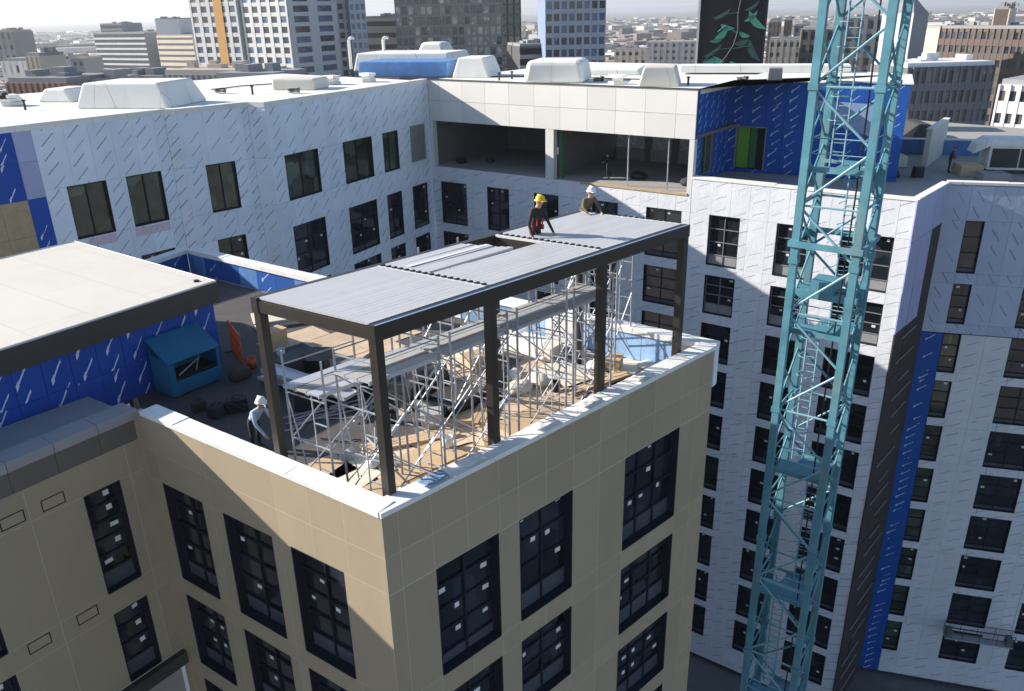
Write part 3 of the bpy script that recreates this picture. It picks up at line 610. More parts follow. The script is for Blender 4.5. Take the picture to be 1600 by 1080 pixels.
for i in SX + (PLEN - .09,):   # edge strips with black spacer pads
    mb = MB(); w = .24 if i < 11 else .1; pbox(mb, i - .05, i + w - .06, .2, PWID - .2, PT - .05, PT + .018); part(mb, 'joint_strip', 'strip_white', pg, I4)
    for q in range(17):
        j = .3 + (PWID - .6) * q / 16
        mb = MB(); pbox(mb, i + .0, i + .11 if i < 11 else i + .08, j - .035, j + .04, PT + .019, PT + .05); part(mb, 'spacer_pad', 'black', pg, I4)
mb = MB(); pbox(mb, .02, PLEN, -.03, .03, PT + .002, PT + .008); part(mb, 'edge_sheen_strip', 'film_blue', pg, I4)  # thin blue strip that paints the sheen along the front edge
mb = MB(); pbox(mb, SX[0] + .3, SX[1] - 1.1, 2.75, 2.9, PT + .03, PT + .04); part(mb, 'loose_cover_strip', 'strip_white', pg, I4)

# ------------------------------------------------------------------ scaffold towers and planks under the pergola
def scaffold(i0, i1, j0, j1, ztop, zpl, label, planks=3, guard=True, zb=DZ):
    t = thing('scaffold_tower', label, 'scaffold', tuple(pp((i0 + i1) / 2, (j0 + j1) / 2, zb)), 0, 'scaffold towers on the terrace')
    for i in (i0, i1):
        mb = MB()
        for j in (j0, j1): mb.tube(pp(i, j, zb), pp(i, j, ztop), .031, 6); mb.box(*(lambda p: (p.x - .07, p.x + .07, p.y - .07, p.y + .07, zb, zb + .02))(pp(i, j, 0)))
        for z in [zb + .35 + .62 * k for k in range(int((ztop - zb - .3) / .62))]: mb.tube(pp(i, j0, z), pp(i, j0 + .45, z), .019, 5)
        for z in [zb + .35 + 1.24 * k for k in range(int((ztop - zb - .3) / 1.24) + 1)]: mb.tube(pp(i, j0, z), pp(i, j1, z), .021, 5)
        mb.tube(pp(i, j0 + .45, zb + .3), pp(i, j0 + .45, zpl), .019, 5); mb.tube(pp(i, j1 - .4, zb + .9), pp(i, j1, zpl - .2), .018, 5)
        part(mb, 'end_frame', 'galv', t, I4)
    h = (zpl - zb)
    for j in (j0, j1):
        for za, zc in ((zb + .35, zb + h * .52), (zb + h * .52, zpl - .1)):
            for (p, q) in ((pp(i0, j, za), pp(i1, j, zc)), (pp(i0, j, zc), pp(i1, j, za))):
                mb = MB(); mb.tube(p, q, .02, 5); part(mb, 'cross_brace', 'galv', t, I4)
        if guard:
            for z in (zpl + .5,):
                mb = MB(); mb.tube(pp(i0, j, z), pp(i1, j, z), .018, 5); part(mb, 'guard_rail', 'galv', t, I4)
    for q in range(planks):
        a = j0 + .04 + (j1 - j0 - .08) * q / 3; b_ = j0 + .04 + (j1 - j0 - .08) * (q + 1) / 3 - .03
        mb = MB(); pbox(mb, i0 - .12, i1 + .12, a, b_, zpl - .02, zpl + .03 + .004 * q); pbox(mb, i0 - .12, i1 + .12, a, a + .03, zpl - .07, zpl - .02, 1); pbox(mb, i0 - .12, i1 + .12, b_ - .03, b_, zpl - .07, zpl - .02, 1)
        part(mb, 'plank', ['plank' if (q + int(i0)) % 2 else 'alu', 'alu'], t, I4)
    return t
scaffold(.55, 2.4, .75, 1.95, -7.0, -7.55, 'scaffold tower nearest the front corner post of the pergola')
scaffold(.35, 2.35, 2.15, 3.45, -7.3, -8.15, 'scaffold tower at the shaded left end, beside the left corner post')
scaffold(2.75, 4.65, .75, 1.95, -7.0, -7.55, 'scaffold tower beyond the second front post of the pergola')
scaffold(5.0, 6.9, .75, 1.95, -7.0, -7.55, 'scaffold tower midway along the pergola under its open middle bay')
scaffold(7.2, 8.9, .75, 1.95, -7.0, -7.55, 'scaffold tower between the third and last front posts')
scaffold(9.7, 11.2, 2.2, 3.4, -6.6, -7.3, 'scaffold tower at the far right end of the pergola', planks=2)
scaffold(6.1, 7.6, 3.9, 5.0, -6.2, -7.0, 'scaffold tower behind the pergola carrying the two roof workers')
scaffold(11.42, 12.6, 2.6, 4.2, -6.2, -6.53, 'scaffold tower behind the pergola at its far end')

# ------------------------------------------------------------------ crane mast
cr = thing('tower_crane_mast', 'blue steel lattice crane mast rising in front of the white right block', 'crane', (9.75, 26.85, GZ))
c0 = Vector((9.75, 26.85, 0)); ca = Vector((.812, -.584, 0)); cb_ = Vector((.584, .812, 0)); CWD = 2.0
legs = [c0, c0 + ca * CWD, c0 + (ca + cb_) * CWD, c0 + cb_ * CWD]
RZ = Matrix.Rotation(math.atan2(ca.y, ca.x), 4, 'Z')
ZC = 9.0; BH = 1.9; NB = int((ZC - GZ) / BH)
for p in legs:
    for k in range(10):
        z0 = GZ + (ZC - GZ) * k / 10; z1 = GZ + (ZC - GZ) * (k + 1) / 10
        if k == 0: mb = MB()
        mb.obox(Matrix.Translation((p.x, p.y, 0)) @ RZ, -.125, .125, -.125, .125, z0 + .004, z1 - .004)
        mb.obox(Matrix.Translation((p.x, p.y, 0)) @ RZ, -.16, .16, -.16, .16, z1 - .10, z1 + .10)
    part(mb, 'leg', 'crane', cr, I4)
BM = {}
def brace(p, q, r, mat):
    d = q - p; k = (round(d.length, 3), r, mat)
    if k not in BM: mb = MB(); mb.tube((0, 0, 0), (0, 0, d.length), r, 6); BM[k] = mb.mesh('brace', mat)
    link('brace', BM[k], Matrix.Translation(p) @ d.to_track_quat('Z', 'Y').to_matrix().to_4x4(), cr)
for n in range(NB):
    z0 = GZ + n * BH; z1 = z0 + BH
    for f in range(4):
        A_, B_ = legs[f], legs[(f + 1) % 4]
        if (n + f) % 2: A_, B_ = B_, A_
        brace(Vector((A_.x, A_.y, z0 + .06)), Vector((B_.x, B_.y, z1 - .06)), .045, 'crane' if f != 0 else 'crane_pale')
        if f in (1, 3): brace(Vector((B_.x, B_.y, z0 + .06)), Vector((A_.x, A_.y, z1 - .06)), .036, 'crane')
        if n % 2 == 0: brace(Vector((A_.x, A_.y, z0)), Vector((B_.x, B_.y, z0)), .04, 'crane_pale' if f in (0, 2) else 'crane')
mc = c0 + (ca + cb_) * (CWD / 2)
Mm = Matrix.Translation((mc.x, mc.y, 0)) @ RZ
for k in range(9):
    z = GZ + 3 + k * 5.7
    mb = MB(); mb.obox(Mm, -.9, .9, -.9, .1, z, z + .05); mb.obox(Mm, -.3, .9, .1, .9, z, z + .05)
    for y in (-.85, .85): mb.obox(Mm, -.9, .9, y - .02, y + .02, z + .05, z + .18)
    part(mb, 'rest_platform', 'crane', cr, I4)
    for zz in (z + 1.1,):
        mb = MB()
        for (x0, y0, x1, y1) in ((-.9, -.85, .9, -.85), (.9, -.85, .9, .85), (-.9, -.85, -.9, .1)): mb.tube(Mm @ Vector((x0, y0, zz)), Mm @ Vector((x1, y1, zz)), .022, 5); mb.tube(Mm @ Vector((x0, y0, zz - .5)), Mm @ Vector((x1, y1, zz - .5)), .018, 5)
        part(mb, 'platform_rail', 'crane_pale', cr, I4)
    mb = MB(); x = -.6 if k % 2 else .1; y = .45
    for dx in (0, .42): mb.tube(Mm @ Vector((x + dx, y, z)), Mm @ Vector((x + dx, y, z + 5.8)), .032, 5)
    for r in range(19): mb.tube(Mm @ Vector((x, y, z + .2 + r * .3)), Mm @ Vector((x + .42, y, z + .2 + r * .3)), .018, 4)
    for r in range(6):   # safety hoops
        zz = z + 1.6 + r * .75; pts = [Mm @ Vector((x + .21 + .35 * math.cos(t), y - .35 + .38 * math.sin(t), zz)) for t in [math.pi * (.15 + q * .17) * -1 for q in range(5)]]
        mb.path([Mm @ Vector((x, y, zz))] + pts[::-1] + [Mm @ Vector((x + .42, y, zz))], .014, 4)
    part(mb, 'ladder', 'crane_pale', cr, I4)
mb = MB(); mb.path([Mm @ Vector((.55 + .05 * math.sin(k), -.55 + .04 * math.cos(k * 1.7), GZ + k * 3.0)) for k in range(20)], .028, 6); part(mb, 'power_cable', 'black', cr, I4)
zr = -7.6
mb = MB()   # climbing collar round the mast
for s_ in (-1, 1):
    mb.obox(Mm, -1.22, 1.22, s_ * 1.16 - .05, s_ * 1.16 + .05, zr, zr + .2); mb.obox(Mm, s_ * 1.16 - .05, s_ * 1.16 + .05, -1.1, 1.1, zr + .01, zr + .19)
part(mb, 'collar', 'crane', cr, I4)
mb = MB()
for s_ in (-1, 1): mb.obox(Mm, -1.1, 1.1, s_ * .35 - .14, s_ * .35 + .14, -9.55, -9.3)
mb.obox(Mm, -.5, .3, -.5, .5, -9.29, -8.9); part(mb, 'collar_deck', 'crane', cr, I4)

# ------------------------------------------------------------------ people
def person(name, label, J, loc, rz, mats, hat=None, extra=None, scale=1.0):
    """J: joint positions (metres, feet near z=0, facing -y). One continuous skinned body."""
    R_ = dict(pelvis=.135, waist=.125, chest=.15, neck=.062, chin=.085, head=.105, crown=.07, shL=.075, elL=.05, wrL=.036, haL=.042, fiL=.022, shR=.075, elR=.05, wrR=.036, haR=.042, fiR=.022,
              hiL=.105, knL=.07, anL=.05, toL=.04, hiR=.105, knR=.07, anR=.05, toR=.04)
    E_ = [('pelvis', 'waist'), ('waist', 'chest'), ('chest', 'neck'), ('neck', 'chin'), ('chin', 'head'), ('head', 'crown')]
    for s in 'LR': E_ += [('chest', 'sh' + s), ('sh' + s, 'el' + s), ('el' + s, 'wr' + s), ('wr' + s, 'ha' + s), ('ha' + s, 'fi' + s), ('pelvis', 'hi' + s), ('hi' + s, 'kn' + s), ('kn' + s, 'an' + s), ('an' + s, 'to' + s)]
    ks = list(R_); me = bpy.data.meshes.new('skeleton')
    me.from_pydata([J[k] for k in ks], [(ks.index(a), ks.index(b)) for a, b in E_], [])
    tmp = bpy.data.objects.new('skeleton', me); COL.objects.link(tmp)
    sm = tmp.modifiers.new('s', 'SKIN'); 
    if not me.skin_vertices: 
        me.attributes.new('skin', 'FLOAT', 'POINT')
    for i, k in enumerate(ks):
        sv = me.skin_vertices[0].data[i]; r = R_[k]; sv.radius = (r * (1.25 if k in ('chest', 'waist', 'pelvis') else 1), r); sv.use_root = (k == 'pelvis')
    sm.use_smooth_shade = True
    sb = tmp.modifiers.new('b', 'SUBSURF'); sb.levels = 2; sb.render_levels = 2
    dg = bpy.context.evaluated_depsgraph_get(); dg.update()
    body = bpy.data.meshes.new_from_object(tmp.evaluated_get(dg)); bpy.data.objects.remove(tmp)
    body.materials.clear()
    for m in mats: body.materials.append(MAT[m])   # skin, jacket, trousers, boots
    segs = {**{e: 1 for e in E_}}
    def cls(a, b):
        if a in ('neck', 'chin', 'head'): return 0
        if a[:2] in ('wr', 'ha'): return 0
        if a[:2] in ('hi', 'kn') or b[:2] == 'hi': return 2
        if a[:2] == 'an': return 3
        return 1
    sl = [(Vector(J[a]), Vector(J[b]), cls(a, b)) for a, b in E_]
    for pl in body.polygons:
        c = pl.center; best = None
        for a, b, k in sl:
            d = b - a; t = max(0, min(1, (c - a).dot(d) / max(d.length_squared, 1e-9))); q = (c - (a + d * t)).length
            if best is None or q < best[0]: best = (q, k)
        pl.material_index = best[1]; pl.use_smooth = True
    t = thing(name, label, 'person', loc, rz)
    link('body', body, WM[t.name], t)
    hd = Vector(J['head']); up = (Vector(J['crown']) - Vector(J['chin'])).normalized()
    Mh = WM[t.name] @ Matrix.Translation(hd) @ up.to_track_quat('Z', 'Y').to_matrix().to_4x4()
    Mh = WM[t.name] @ Matrix.Translation(hd)
    if hat:
        mb = MB(); mb.lathe([(.165, .035), (.17, .05), (.135, .065), (.132, .10), (.112, .155), (.07, .185), (.0, .195)], 14); mb.box(-.08, .08, -.23, -.12, .03, .045); mb.box(-.018, .018, -.11, .11, .16, .2)
        part(mb, 'helmet', hat, t, Mh, True)
    mb = MB()   # face: nose, brow, ears; hair band under the hat
    mb.hexa([(-.018, -.115, -.03), (.018, -.115, -.03), (.012, -.09, -.03), (-.012, -.09, -.03), (-.01, -.105, .02), (.01, -.105, .02), (.008, -.09, .02), (-.008, -.09, .02)])
    for s in (-1, 1): mb.box(s * .105 - .012, s * .105 + .012, -.02, .025, -.03, .035); mb.box(s * .04 - .014, s * .04 + .014, -.112, -.1, .015, .028, 1)
    mb.box(-.03, .03, -.108, -.098, -.062, -.052, 1); mb.lathe([(.11, -.04), (.122, 0), (.12, .06)], 12, mi=1) if not hat else None
    part(mb, 'face', [mats[0], 'boot'], t, Mh)
    if extra: extra(t)
    return t
def joints(hip=.95, lean=0.0, headf=0.0, kneeL=None, kneeR=None, anL=None, anR=None, handL=None, handR=None, elL=None, elR=None):
    """upright figure 1.78 m tall, bent forward at the hip by lean (radians), facing -y"""
    def f(y, h): # point along the trunk
        return Vector((0, -math.sin(lean) * h + y * math.cos(lean), hip + math.cos(lean) * h + y * math.sin(lean) * -1))
    J = dict(pelvis=Vector((0, 0, hip)), waist=f(0, .18), chest=f(0, .42), neck=f(-.01, .58))
    J['chin'] = J['neck'] + Vector((0, -.02 - headf * .06, .075)); J['head'] = J['chin'] + Vector((0, -.02 - headf * .05, .09)); J['crown'] = J['head'] + Vector((0, 0, .08))
    for s, x, kn, an, ha, el in (('L', .1, kneeL, anL, handL, elL), ('R', -.1, kneeR, anR, handR, elR)):
        J['sh' + s] = f(0, .47) + Vector((x * 1.85, 0, 0)); J['hi' + s] = Vector((x, 0, hip - .06))
        J['kn' + s] = Vector(kn) if kn else Vector((x * 1.1, -.03, hip * .53)); J['an' + s] = Vector(an) if an else Vector((x * 1.15, .02, .09)); J['to' + s] = J['an' + s] + Vector((x * .2, -.17, -.05))
        hp = Vector(ha) if ha else J['sh' + s] + Vector((x * .5, -.12, -.56)); e = Vector(el) if el else (J['sh' + s] + hp) / 2 + Vector((x * .6, .09, -.02))
        J['el' + s] = e; d = (hp - e).normalized(); J['wr' + s] = hp; J['ha' + s] = hp + d * .075; J['fi' + s] = hp + d * .16
    return {k: tuple(v) for k, v in J.items()}
def pos(px, py, z): p = at(px, py, z); return (p.x, p.y, z)
def harness(t):
    mb = MB()
    for s in (-1, 1):
        mb.box(s * .1 - .016, s * .1 + .016, -.235, -.215, 1.0, 1.2); mb.box(s * .1 - .016, s * .1 + .016, .1, .125, 1.0, 1.3)
        mb.box(s * .19 - .03, s * .19 + .03, -.14, .0, .84, .98)
    part(mb, 'harness', 'red', t)
p_ = pos(836, 366, PT)
person('person', 'worker in black jacket and yellow helmet standing in the open pergola roof bay', joints(.95, .25, .5, handL=(.34, -.42, .78), handR=(-.36, -.38, .76)), (p_[0], p_[1], -6.62), math.radians(35), ['skin', 'cloth_black', 'cloth_dark', 'boot'], 'hat_yellow', harness)
p_ = pp(11.5, PWID - .1, 0)
person('person', 'crouching worker in brown jacket and white helmet behind the pergola roof', joints(.62, .7, .2, kneeL=(.18, -.36, .48), kneeR=(-.16, -.34, .46), anL=(.14, .02, .09), anR=(-.14, .04, .09), handL=(.22, -.75, .62), handR=(-.2, -.72, .6)), (p_.x, p_.y, -6.5), math.radians(20), ['skin', 'cloth_brown', 'cloth_brown', 'boot'], 'hat_white')
p_ = WD.p(-8.6, -2.2, 0)
person('person', 'dark clothed worker standing inside the right open bay of the link block', joints(.95, .15, .3, handL=(.25, -.3, 1.1), handR=(-.3, -.2, 1.15)), (p_.x, p_.y, -11.14), math.radians(-60), ['skin', 'cloth_black', 'cloth_dark', 'boot'], None)
p_ = pos(402, 700, DZ)
person('person', 'worker in pale blue shirt bending beside the left corner post on the deck', joints(.93, .75, .3, handL=(.2, -.75, .75), handR=(-.2, -.72, .7)), p_, math.radians(55), ['skin', 'cloth_pale', 'cloth_dark', 'boot'], 'hat_white')
p_ = pos(1481, 270, -10.85)
person('person', 'dark clothed worker standing on the far right roof beside the leaning white upstand', joints(.95, .2, .2, handL=(.4, -.35, 1.0), handR=(-.3, -.3, 1.0)), p_, math.radians(60), ['skin', 'cloth_black', 'cloth_black', 'boot'], None)

# ------------------------------------------------------------------ things lying on the terrace deck
def on(px, py, z=DZ): p = at(px, py, z); return (p.x, p.y, z)
UA = math.atan2(pu.y, pu.x)
# teal site box with its hatch open
x_, y_, _z = on(302, 612); jb = thing('site_box', 'teal steel site box with open hatch standing against the blue penthouse wall', 'box', (x_ - .25, y_ + .45, DZ), math.radians(54))
mb = MB(); w, d, h = .92, .5, 1.72
mb.box(-w, w, -d, -d + .04, .08, .55); mb.box(-w, -w + .04, -d + .04, d, .08, 1.3); mb.box(w - .04, w, -d + .04, d, .08, 1.3); mb.box(-w + .04, w - .04, d - .04, d, .08, h); mb.box(-w + .04, w - .04, -d + .04, d - .04, .08, .12)
mb.box(-w + .001, -w + .2, -d + .002, -d + .042, .55, 1.25); mb.box(w - .1, w - .001, -d + .002, -d + .042, .55, 1.25)
part(mb, 'body', 'teal', jb)
mb = MB(); mb.hexa([(-w - .03, -d - .05, 1.22), (w + .03, -d - .05, 1.22), (w + .03, -d, 1.16), (-w - .03, -d, 1.16), (-w - .03, d + .02, 1.85), (w + .03, d + .02, 1.85), (w + .03, d + .02, 1.78), (-w - .03, d + .02, 1.78)])
part(mb, 'lid', 'teal', jb)
mb = MB(); mb.box(-w + .06, w - .06, -d + .1, d - .06, .56, .6); part(mb, 'shelf', 'black', jb)
mb = MB(); mb.tube((-.5, -.3, .64), (.4, -.1, .9), .03); mb.tube((.1, -.35, .64), (.6, .1, 1.0), .025); part(mb, 'tools', 'galv', jb)
mb = MB(); 
for sx in (-1, 1): mb.box(sx * .7 - .08, sx * .7 + .08, -d, d, 0, .08)
part(mb, 'skid', 'fascia', jb)

random.seed(5)
def sheet(px, py, w, l, rz, label, mat='ply', n=1, th=.02, cat='plywood', nm='plywood_sheet'):
    mb = MB()
    for k in range(n):
        dx, dy, r = random.uniform(-.05, .05) * k, random.uniform(-.05, .05) * k, random.uniform(-.05, .05) * (k > 0)
        mb.obox(Matrix.Translation((dx, dy, 0)) @ Matrix.Rotation(r, 4, 'Z'), -l / 2, l / 2, -w / 2, w / 2, .012 + k * (th + .004), .012 + k * (th + .004) + th)
    return solo(mb, nm, mat, label, cat, on(px, py), math.radians(rz))
sheet(480, 748, 1.2, 2.4, 44, 'plywood sheet in the near left corner of the deck behind the parapet', n=1)
sheet(560, 738, 1.2, 2.4, 60, 'pale plywood sheet just left of the front corner post', 'foam', 1)
sheet(660, 722, 1.2, 2.2, 44, 'plywood sheet right of the front corner post along the parapet', n=2)
sheet(835, 655, 1.2, 2.4, 44, 'plywood sheet in the sun right of the second front post', n=2)
sheet(700, 640, 1.2, 2.4, 100, 'plywood sheet lying across the middle of the deck under the scaffold', n=3)
sheet(890, 590, 1.2, 2.4, 130, 'plywood sheet near the rear of the deck by the third front post', 'foam', 2)
sheet(720, 560, 1.2, 2.4, 150, 'pale sheets stacked at the rear of the deck below the pergola', 'foam', 5, .05)
sheet(820, 545, 1.2, 2.4, 143, 'low stack of pale boards by the rear parapet', 'white_membrane', 6, .05)
sheet(450, 500, 1.3, 2.6, 20, 'cream boards leaning flat in the sun left of the pergola', 'foam', 4, .06)
sheet(990, 570, 1.0, 2.0, 44, 'pale board in the right corner of the deck', 'foam', 1)
def lumber(px, py, n, l, rz, label, mat='ply', nm='lumber_stack'):
    x, y, z = on(px, py); t = thing(nm, label, 'timber', (x, y, z), math.radians(rz))
    for k in range(n):
        mb = MB(); q = k % 4; r = k // 4; o = random.uniform(-.12, .12)
        mb.obox(Matrix.Rotation(random.uniform(-.03, .03), 4, 'Z'), -l / 2 + o, l / 2 + o, q * .15 - .3, q * .15 - .17, .004 + r * .06, .056 + r * .06); part(mb, 'board', mat, t)
    return t
lumber(640, 690, 7, 2.6, 20, 'loose boards beside the front corner post in the sun')
lumber(760, 640, 8, 2.2, 80, 'boards piled under the middle scaffold tower')
lumber(930, 600, 6, 2.4, 35, 'boards lying along the right parapet near the last post')
lumber(650, 575, 9, 3.0, 130, 'long boards stacked behind the left scaffold towers')
def sack(px, py, s, label, mat='sack', nm='sack', cat='sack', fl=.55):
    bm = bmesh.new(); bmesh.ops.create_icosphere(bm, subdivisions=3, radius=s)
    for v in bm.verts:
        v.co.z = max(v.co.z * fl, -s * fl * .72); v.co.x *= 1.35
        v.co += v.normal * s * (random.uniform(-.04, .05) + .10 * math.sin(v.co.x * 11 + px) * math.cos(v.co.y * 13 + py))
        v.co.z += s * fl * .72
    me = bpy.data.meshes.new(nm); bm.to_mesh(me); bm.free(); me.materials.append(MAT[mat])
    for p in me.polygons: p.use_smooth = True
    return tag(link(nm, me, T3(*on(px, py), random.uniform(0, 3))), label, cat)
sack(812, 612, .36, 'pale yellow rubble sack in the sun beyond the second front post', 'foam')
sack(842, 600, .34, 'second pale yellow sack leaning on its neighbour in the sun', 'foam')
sack(800, 590, .30, 'white sack against the dark roll in mid deck')
sack(930, 575, .30, 'white sack below the rear parapet by the third post')
sack(1010, 575, .26, 'small white sack in the far right deck corner')
sack(585, 725, .24, 'small white sack at the foot of the front corner post')
sack(545, 715, .22, 'grey bundle just left of the front corner scaffold', 'plank', 'bundle', 'bundle')
sack(375, 592, .30, 'brown sack in the shade right of the teal site box', 'boot', 'sack', 'sack', .9)
sack(470, 610, .33, 'dark bundle under the left scaffold tower', 'cloth_dark', 'bundle', 'bundle', .7)
def holdall(px, py, l, w, h, label, mat, rz):
    t = thing('holdall', label, 'bag', on(px, py), math.radians(rz))
    bm = bmesh.new(); bmesh.ops.create_cube(bm, size=1); bmesh.ops.subdivide_edges(bm, edges=bm.edges[:], cuts=5, use_grid_fill=True)
    for v in bm.verts:
        x, y, z = v.co; k = 1 - .35 * max(0, z) ** 2; v.co = Vector((x * l * k, y * w * k * (1 - .2 * abs(x)), (z + .5) * h)) + v.normal * random.uniform(-.018, .012)
    me = bpy.data.meshes.new('bag'); bm.to_mesh(me); bm.free(); me.materials.append(MAT[mat]); link('bag', me, WM[t.name], t)
    for sy in (-.3, .3):
        mb = MB(); mb.path([(-l * .25, sy * w * .6, h * .7), (-l * .15, sy * w * .4, h * 1.25), (l * .15, sy * w * .4, h * 1.28), (l * .25, sy * w * .6, h * .7)], .018, 5); part(mb, 'strap', 'fascia', t)
holdall(372, 642, .62, .4, .42, 'large black holdall on the shaded deck beside the pale shirted worker', 'black', 20)
holdall(340, 650, .5, .4, .36, 'black holdall on the shaded deck below the teal site box', 'cloth_dark', 70)
holdall(312, 642, .42, .3, .34, 'dark bag at the foot of the teal site box', 'boot', 40)
def bucket(px, py, label, mat, r=.16, h=.36):
    t = thing('bucket', label, 'bucket', on(px, py)); mb = MB(); mb.lathe([(0, .012), (r * .86, .012), (r, h), (r * .95, h), (r * .82, .03), (0, .03)], 12); part(mb, 'shell', mat, t, None, True)
    mb = MB(); mb.path([(r * math.cos(a), .03, h - .02 + .8 * r * math.sin(a)) for a in [math.pi * k / 8 for k in range(9)]], .008, 4); part(mb, 'handle', 'galv', t)
bucket(440, 560, 'white bucket in the shade by the left corner post', 'sack'); bucket(700, 700, 'white bucket near the parapet right of the front post', 'sack'); bucket(868, 612, 'black bucket in the sun near the third front post', 'black')
bucket(395, 575, 'orange bucket beside the orange barrier', 'orange'); bucket(615, 660, 'black bucket under the front scaffold tower', 'black')
for k, (px, py, l, w_, h, lab) in enumerate(((560, 610, 2.2, 1.2, .8, 'black sheeted stack in the shade behind the front scaffold'), (650, 615, 2.0, 1.1, .7, 'black sheeted stack left of the second front post'), (505, 625, 1.6, 1.0, .6, 'dark sheeted heap beside the long pale channel'))):
    bm = bmesh.new(); bmesh.ops.create_cube(bm, size=1); bmesh.ops.subdivide_edges(bm, edges=bm.edges[:], cuts=7, use_grid_fill=True)
    for v in bm.verts:
        x, y, z = v.co; q = 1 + .12 * (.5 - z); v.co = Vector((x * l * q, y * w_ * q, (z + .5) * h + (z > .4) * .08 * math.sin(x * 9 + k) * math.cos(y * 7))) + Vector((random.uniform(-.03, .03), random.uniform(-.03, .03), 0)) * (1 - (z + .5))
    me = bpy.data.meshes.new('sheeted_stack'); bm.to_mesh(me); bm.free(); me.materials.append(MAT['black']); tag(link('sheeted_stack', me, T3(*on(px, py), UA + .3 * k)), lab, 'stack')
# black membrane, half unrolled, in long soft folds
mb = MB()
cv = [on(620, 600), on(650, 640), on(700, 655), on(750, 630), on(790, 590)]
for k in range(5):
    r = .17 - .015 * k; o = .16 * k
    mb.path([(p[0] + o * .5, p[1] + o * .7, DZ + r + .04 * math.sin(i * 2 + k) + .04) for i, p in enumerate(cv)], r, 9)
solo(mb, 'membrane_roll', 'black', 'black membrane rolls curving across the middle of the shaded deck', 'membrane', smooth=True)
def bar(px0, py0, px1, py1, z0, z1, w, h, label, mat, nm, cat):
    a = Vector(on(px0, py0, z0)); b_ = Vector(on(px1, py1, z1)); d = b_ - a; M_ = Matrix.Translation(a) @ d.to_track_quat('X', 'Z').to_matrix().to_4x4()
    mb = MB(); l = d.length; mb.box(0, l, -w, w, 0, h); mb.box(0, l, -w, -w + .02, h, h + .05); mb.box(0, l, w - .02, w, h, h + .05)
    return tag(link(nm, mb.mesh(nm, mat), M_), label, cat)
bar(418, 578, 548, 622, -10.6, -10.75, .28, .1, 'long pale metal channel lying raised through the left scaffold', 'alu', 'metal_channel', 'channel')
bar(410, 590, 470, 606, -11.1, -11.1, .2, .08, 'short pale metal channel in the shade by the left corner post', 'alu', 'metal_channel', 'channel')
bar(800, 530, 900, 470, -11.0, -9.3, .09, .05, 'slanting pale prop leaning on the rear parapet', 'alu', 'prop', 'prop')
random.seed(9)
for k, (px, py, l, rz, lab) in enumerate(((520, 650, 2.2, 30, 'scaffold tubes bundled in the shade behind the front scaffold'), (590, 640, 1.8, 75, 'scaffold tubes lying under the left platform'), (690, 600, 2.4, 10, 'scaffold tubes scattered beyond the black rolls'), (800, 625, 2.0, 55, 'scaffold tubes beside the yellow sacks'), (900, 570, 2.2, 140, 'scaffold tubes at the foot of the rear parapet'), (610, 705, 1.8, 110, 'scaffold tubes beside the front corner post'))):
    x, y, z = on(px, py); t = thing('tube_bundle', lab, 'tubes', (x, y, z), math.radians(rz))
    for q in range(6):
        mb = MB(); o = random.uniform(-.3, .3); a = random.uniform(-.25, .25); mb.tube((-l / 2 * math.cos(a) + o, -l / 2 * math.sin(a) + q * .07, .03 + .02 * q), (l / 2 * math.cos(a) + o, l / 2 * math.sin(a) + q * .07, .03 + .03 * q), .025, 6); part(mb, 'tube', 'galv', t)
for k, (px, py, l, w_, h, mt, lab) in enumerate(((455, 590, .9, .6, .7, 'fascia', 'dark crate in the shade inside the left scaffold'), (500, 575, 1.2, .7, .5, 'black', 'low black crate behind the left scaffold'), (540, 600, .8, .6, .8, 'concrete_dark', 'grey machine casing in the shade under the pergola'), (430, 540, .8, .5, .6, 'ply', 'wooden crate beside the sunlit boards'), (590, 600, 1.0, .6, .6, 'black', 'black crate behind the curved rolls'), (745, 575, .9, .6, .5, 'ply', 'wooden crate left of the yellow sacks'), (770, 700, .4, .3, .3, 'ply', 'small carton against the front parapet by the second post'), (860, 560, .8, .5, .5, 'foam', 'pale carton before the rear parapet'), (960, 575, .6, .45, .4, 'ply', 'carton near the last post'), (675, 665, .6, .5, .45, 'plank', 'grey case under the front scaffold planks'))):
    t = thing('crate', lab, 'crate', on(px, py), math.radians(random.uniform(0, 90)))
    mb = MB(); mb.box(-l / 2, l / 2, -w_ / 2, w_ / 2, .06, h); part(mb, 'body', mt, t)
    mb = MB(); mb.box(-l / 2 - .02, l / 2 + .02, -w_ / 2 - .02, w_ / 2 + .02, h, h + .03); part(mb, 'lid', mt, t)
    mb = MB(); mb.box(-l / 2 + .05, l / 2 - .05, -w_ / 2 + .02, -w_ / 2 + .1, 0, .06); mb.box(-l / 2 + .05, l / 2 - .05, w_ / 2 - .1, w_ / 2 - .02, 0, .06); part(mb, 'runner', 'ply', t)
# orange barrier and reels at the penthouse corner
t = thing('barrier', 'orange mesh barrier leaning at the right end of the blue penthouse', 'barrier', on(372, 560), math.radians(120))
mb = MB()
for k in range(8): mb.box(-.9 + k * .25, -.83 + k * .25, -.02, .02, .05, 1.15)
for z in (.05, .4, .75, 1.1): mb.box(-.92, .92, -.025, .025, z, z + .07)
part(mb, 'mesh_panel', 'orange', t)
for sx in (-.8, .8): mb = MB(); mb.box(sx - .05, sx + .05, -.3, .3, 0, .04); part(mb, 'foot', 'black', t)
def cable(pts, r, mat, label, nm='cable', cat='cable'):
    q = []; v = [Vector(on(*p)) for p in pts]
    for a, b_ in zip(v, v[1:]):
        for k in range(6): c_ = a.lerp(b_, k / 6); q.append((c_.x + .12 * math.sin(len(q) * .7), c_.y + .1 * math.cos(len(q) * .9), DZ + r + .02))
    mb = MB(); mb.path(q, r, 5); return solo(mb, nm, mat, label, cat)
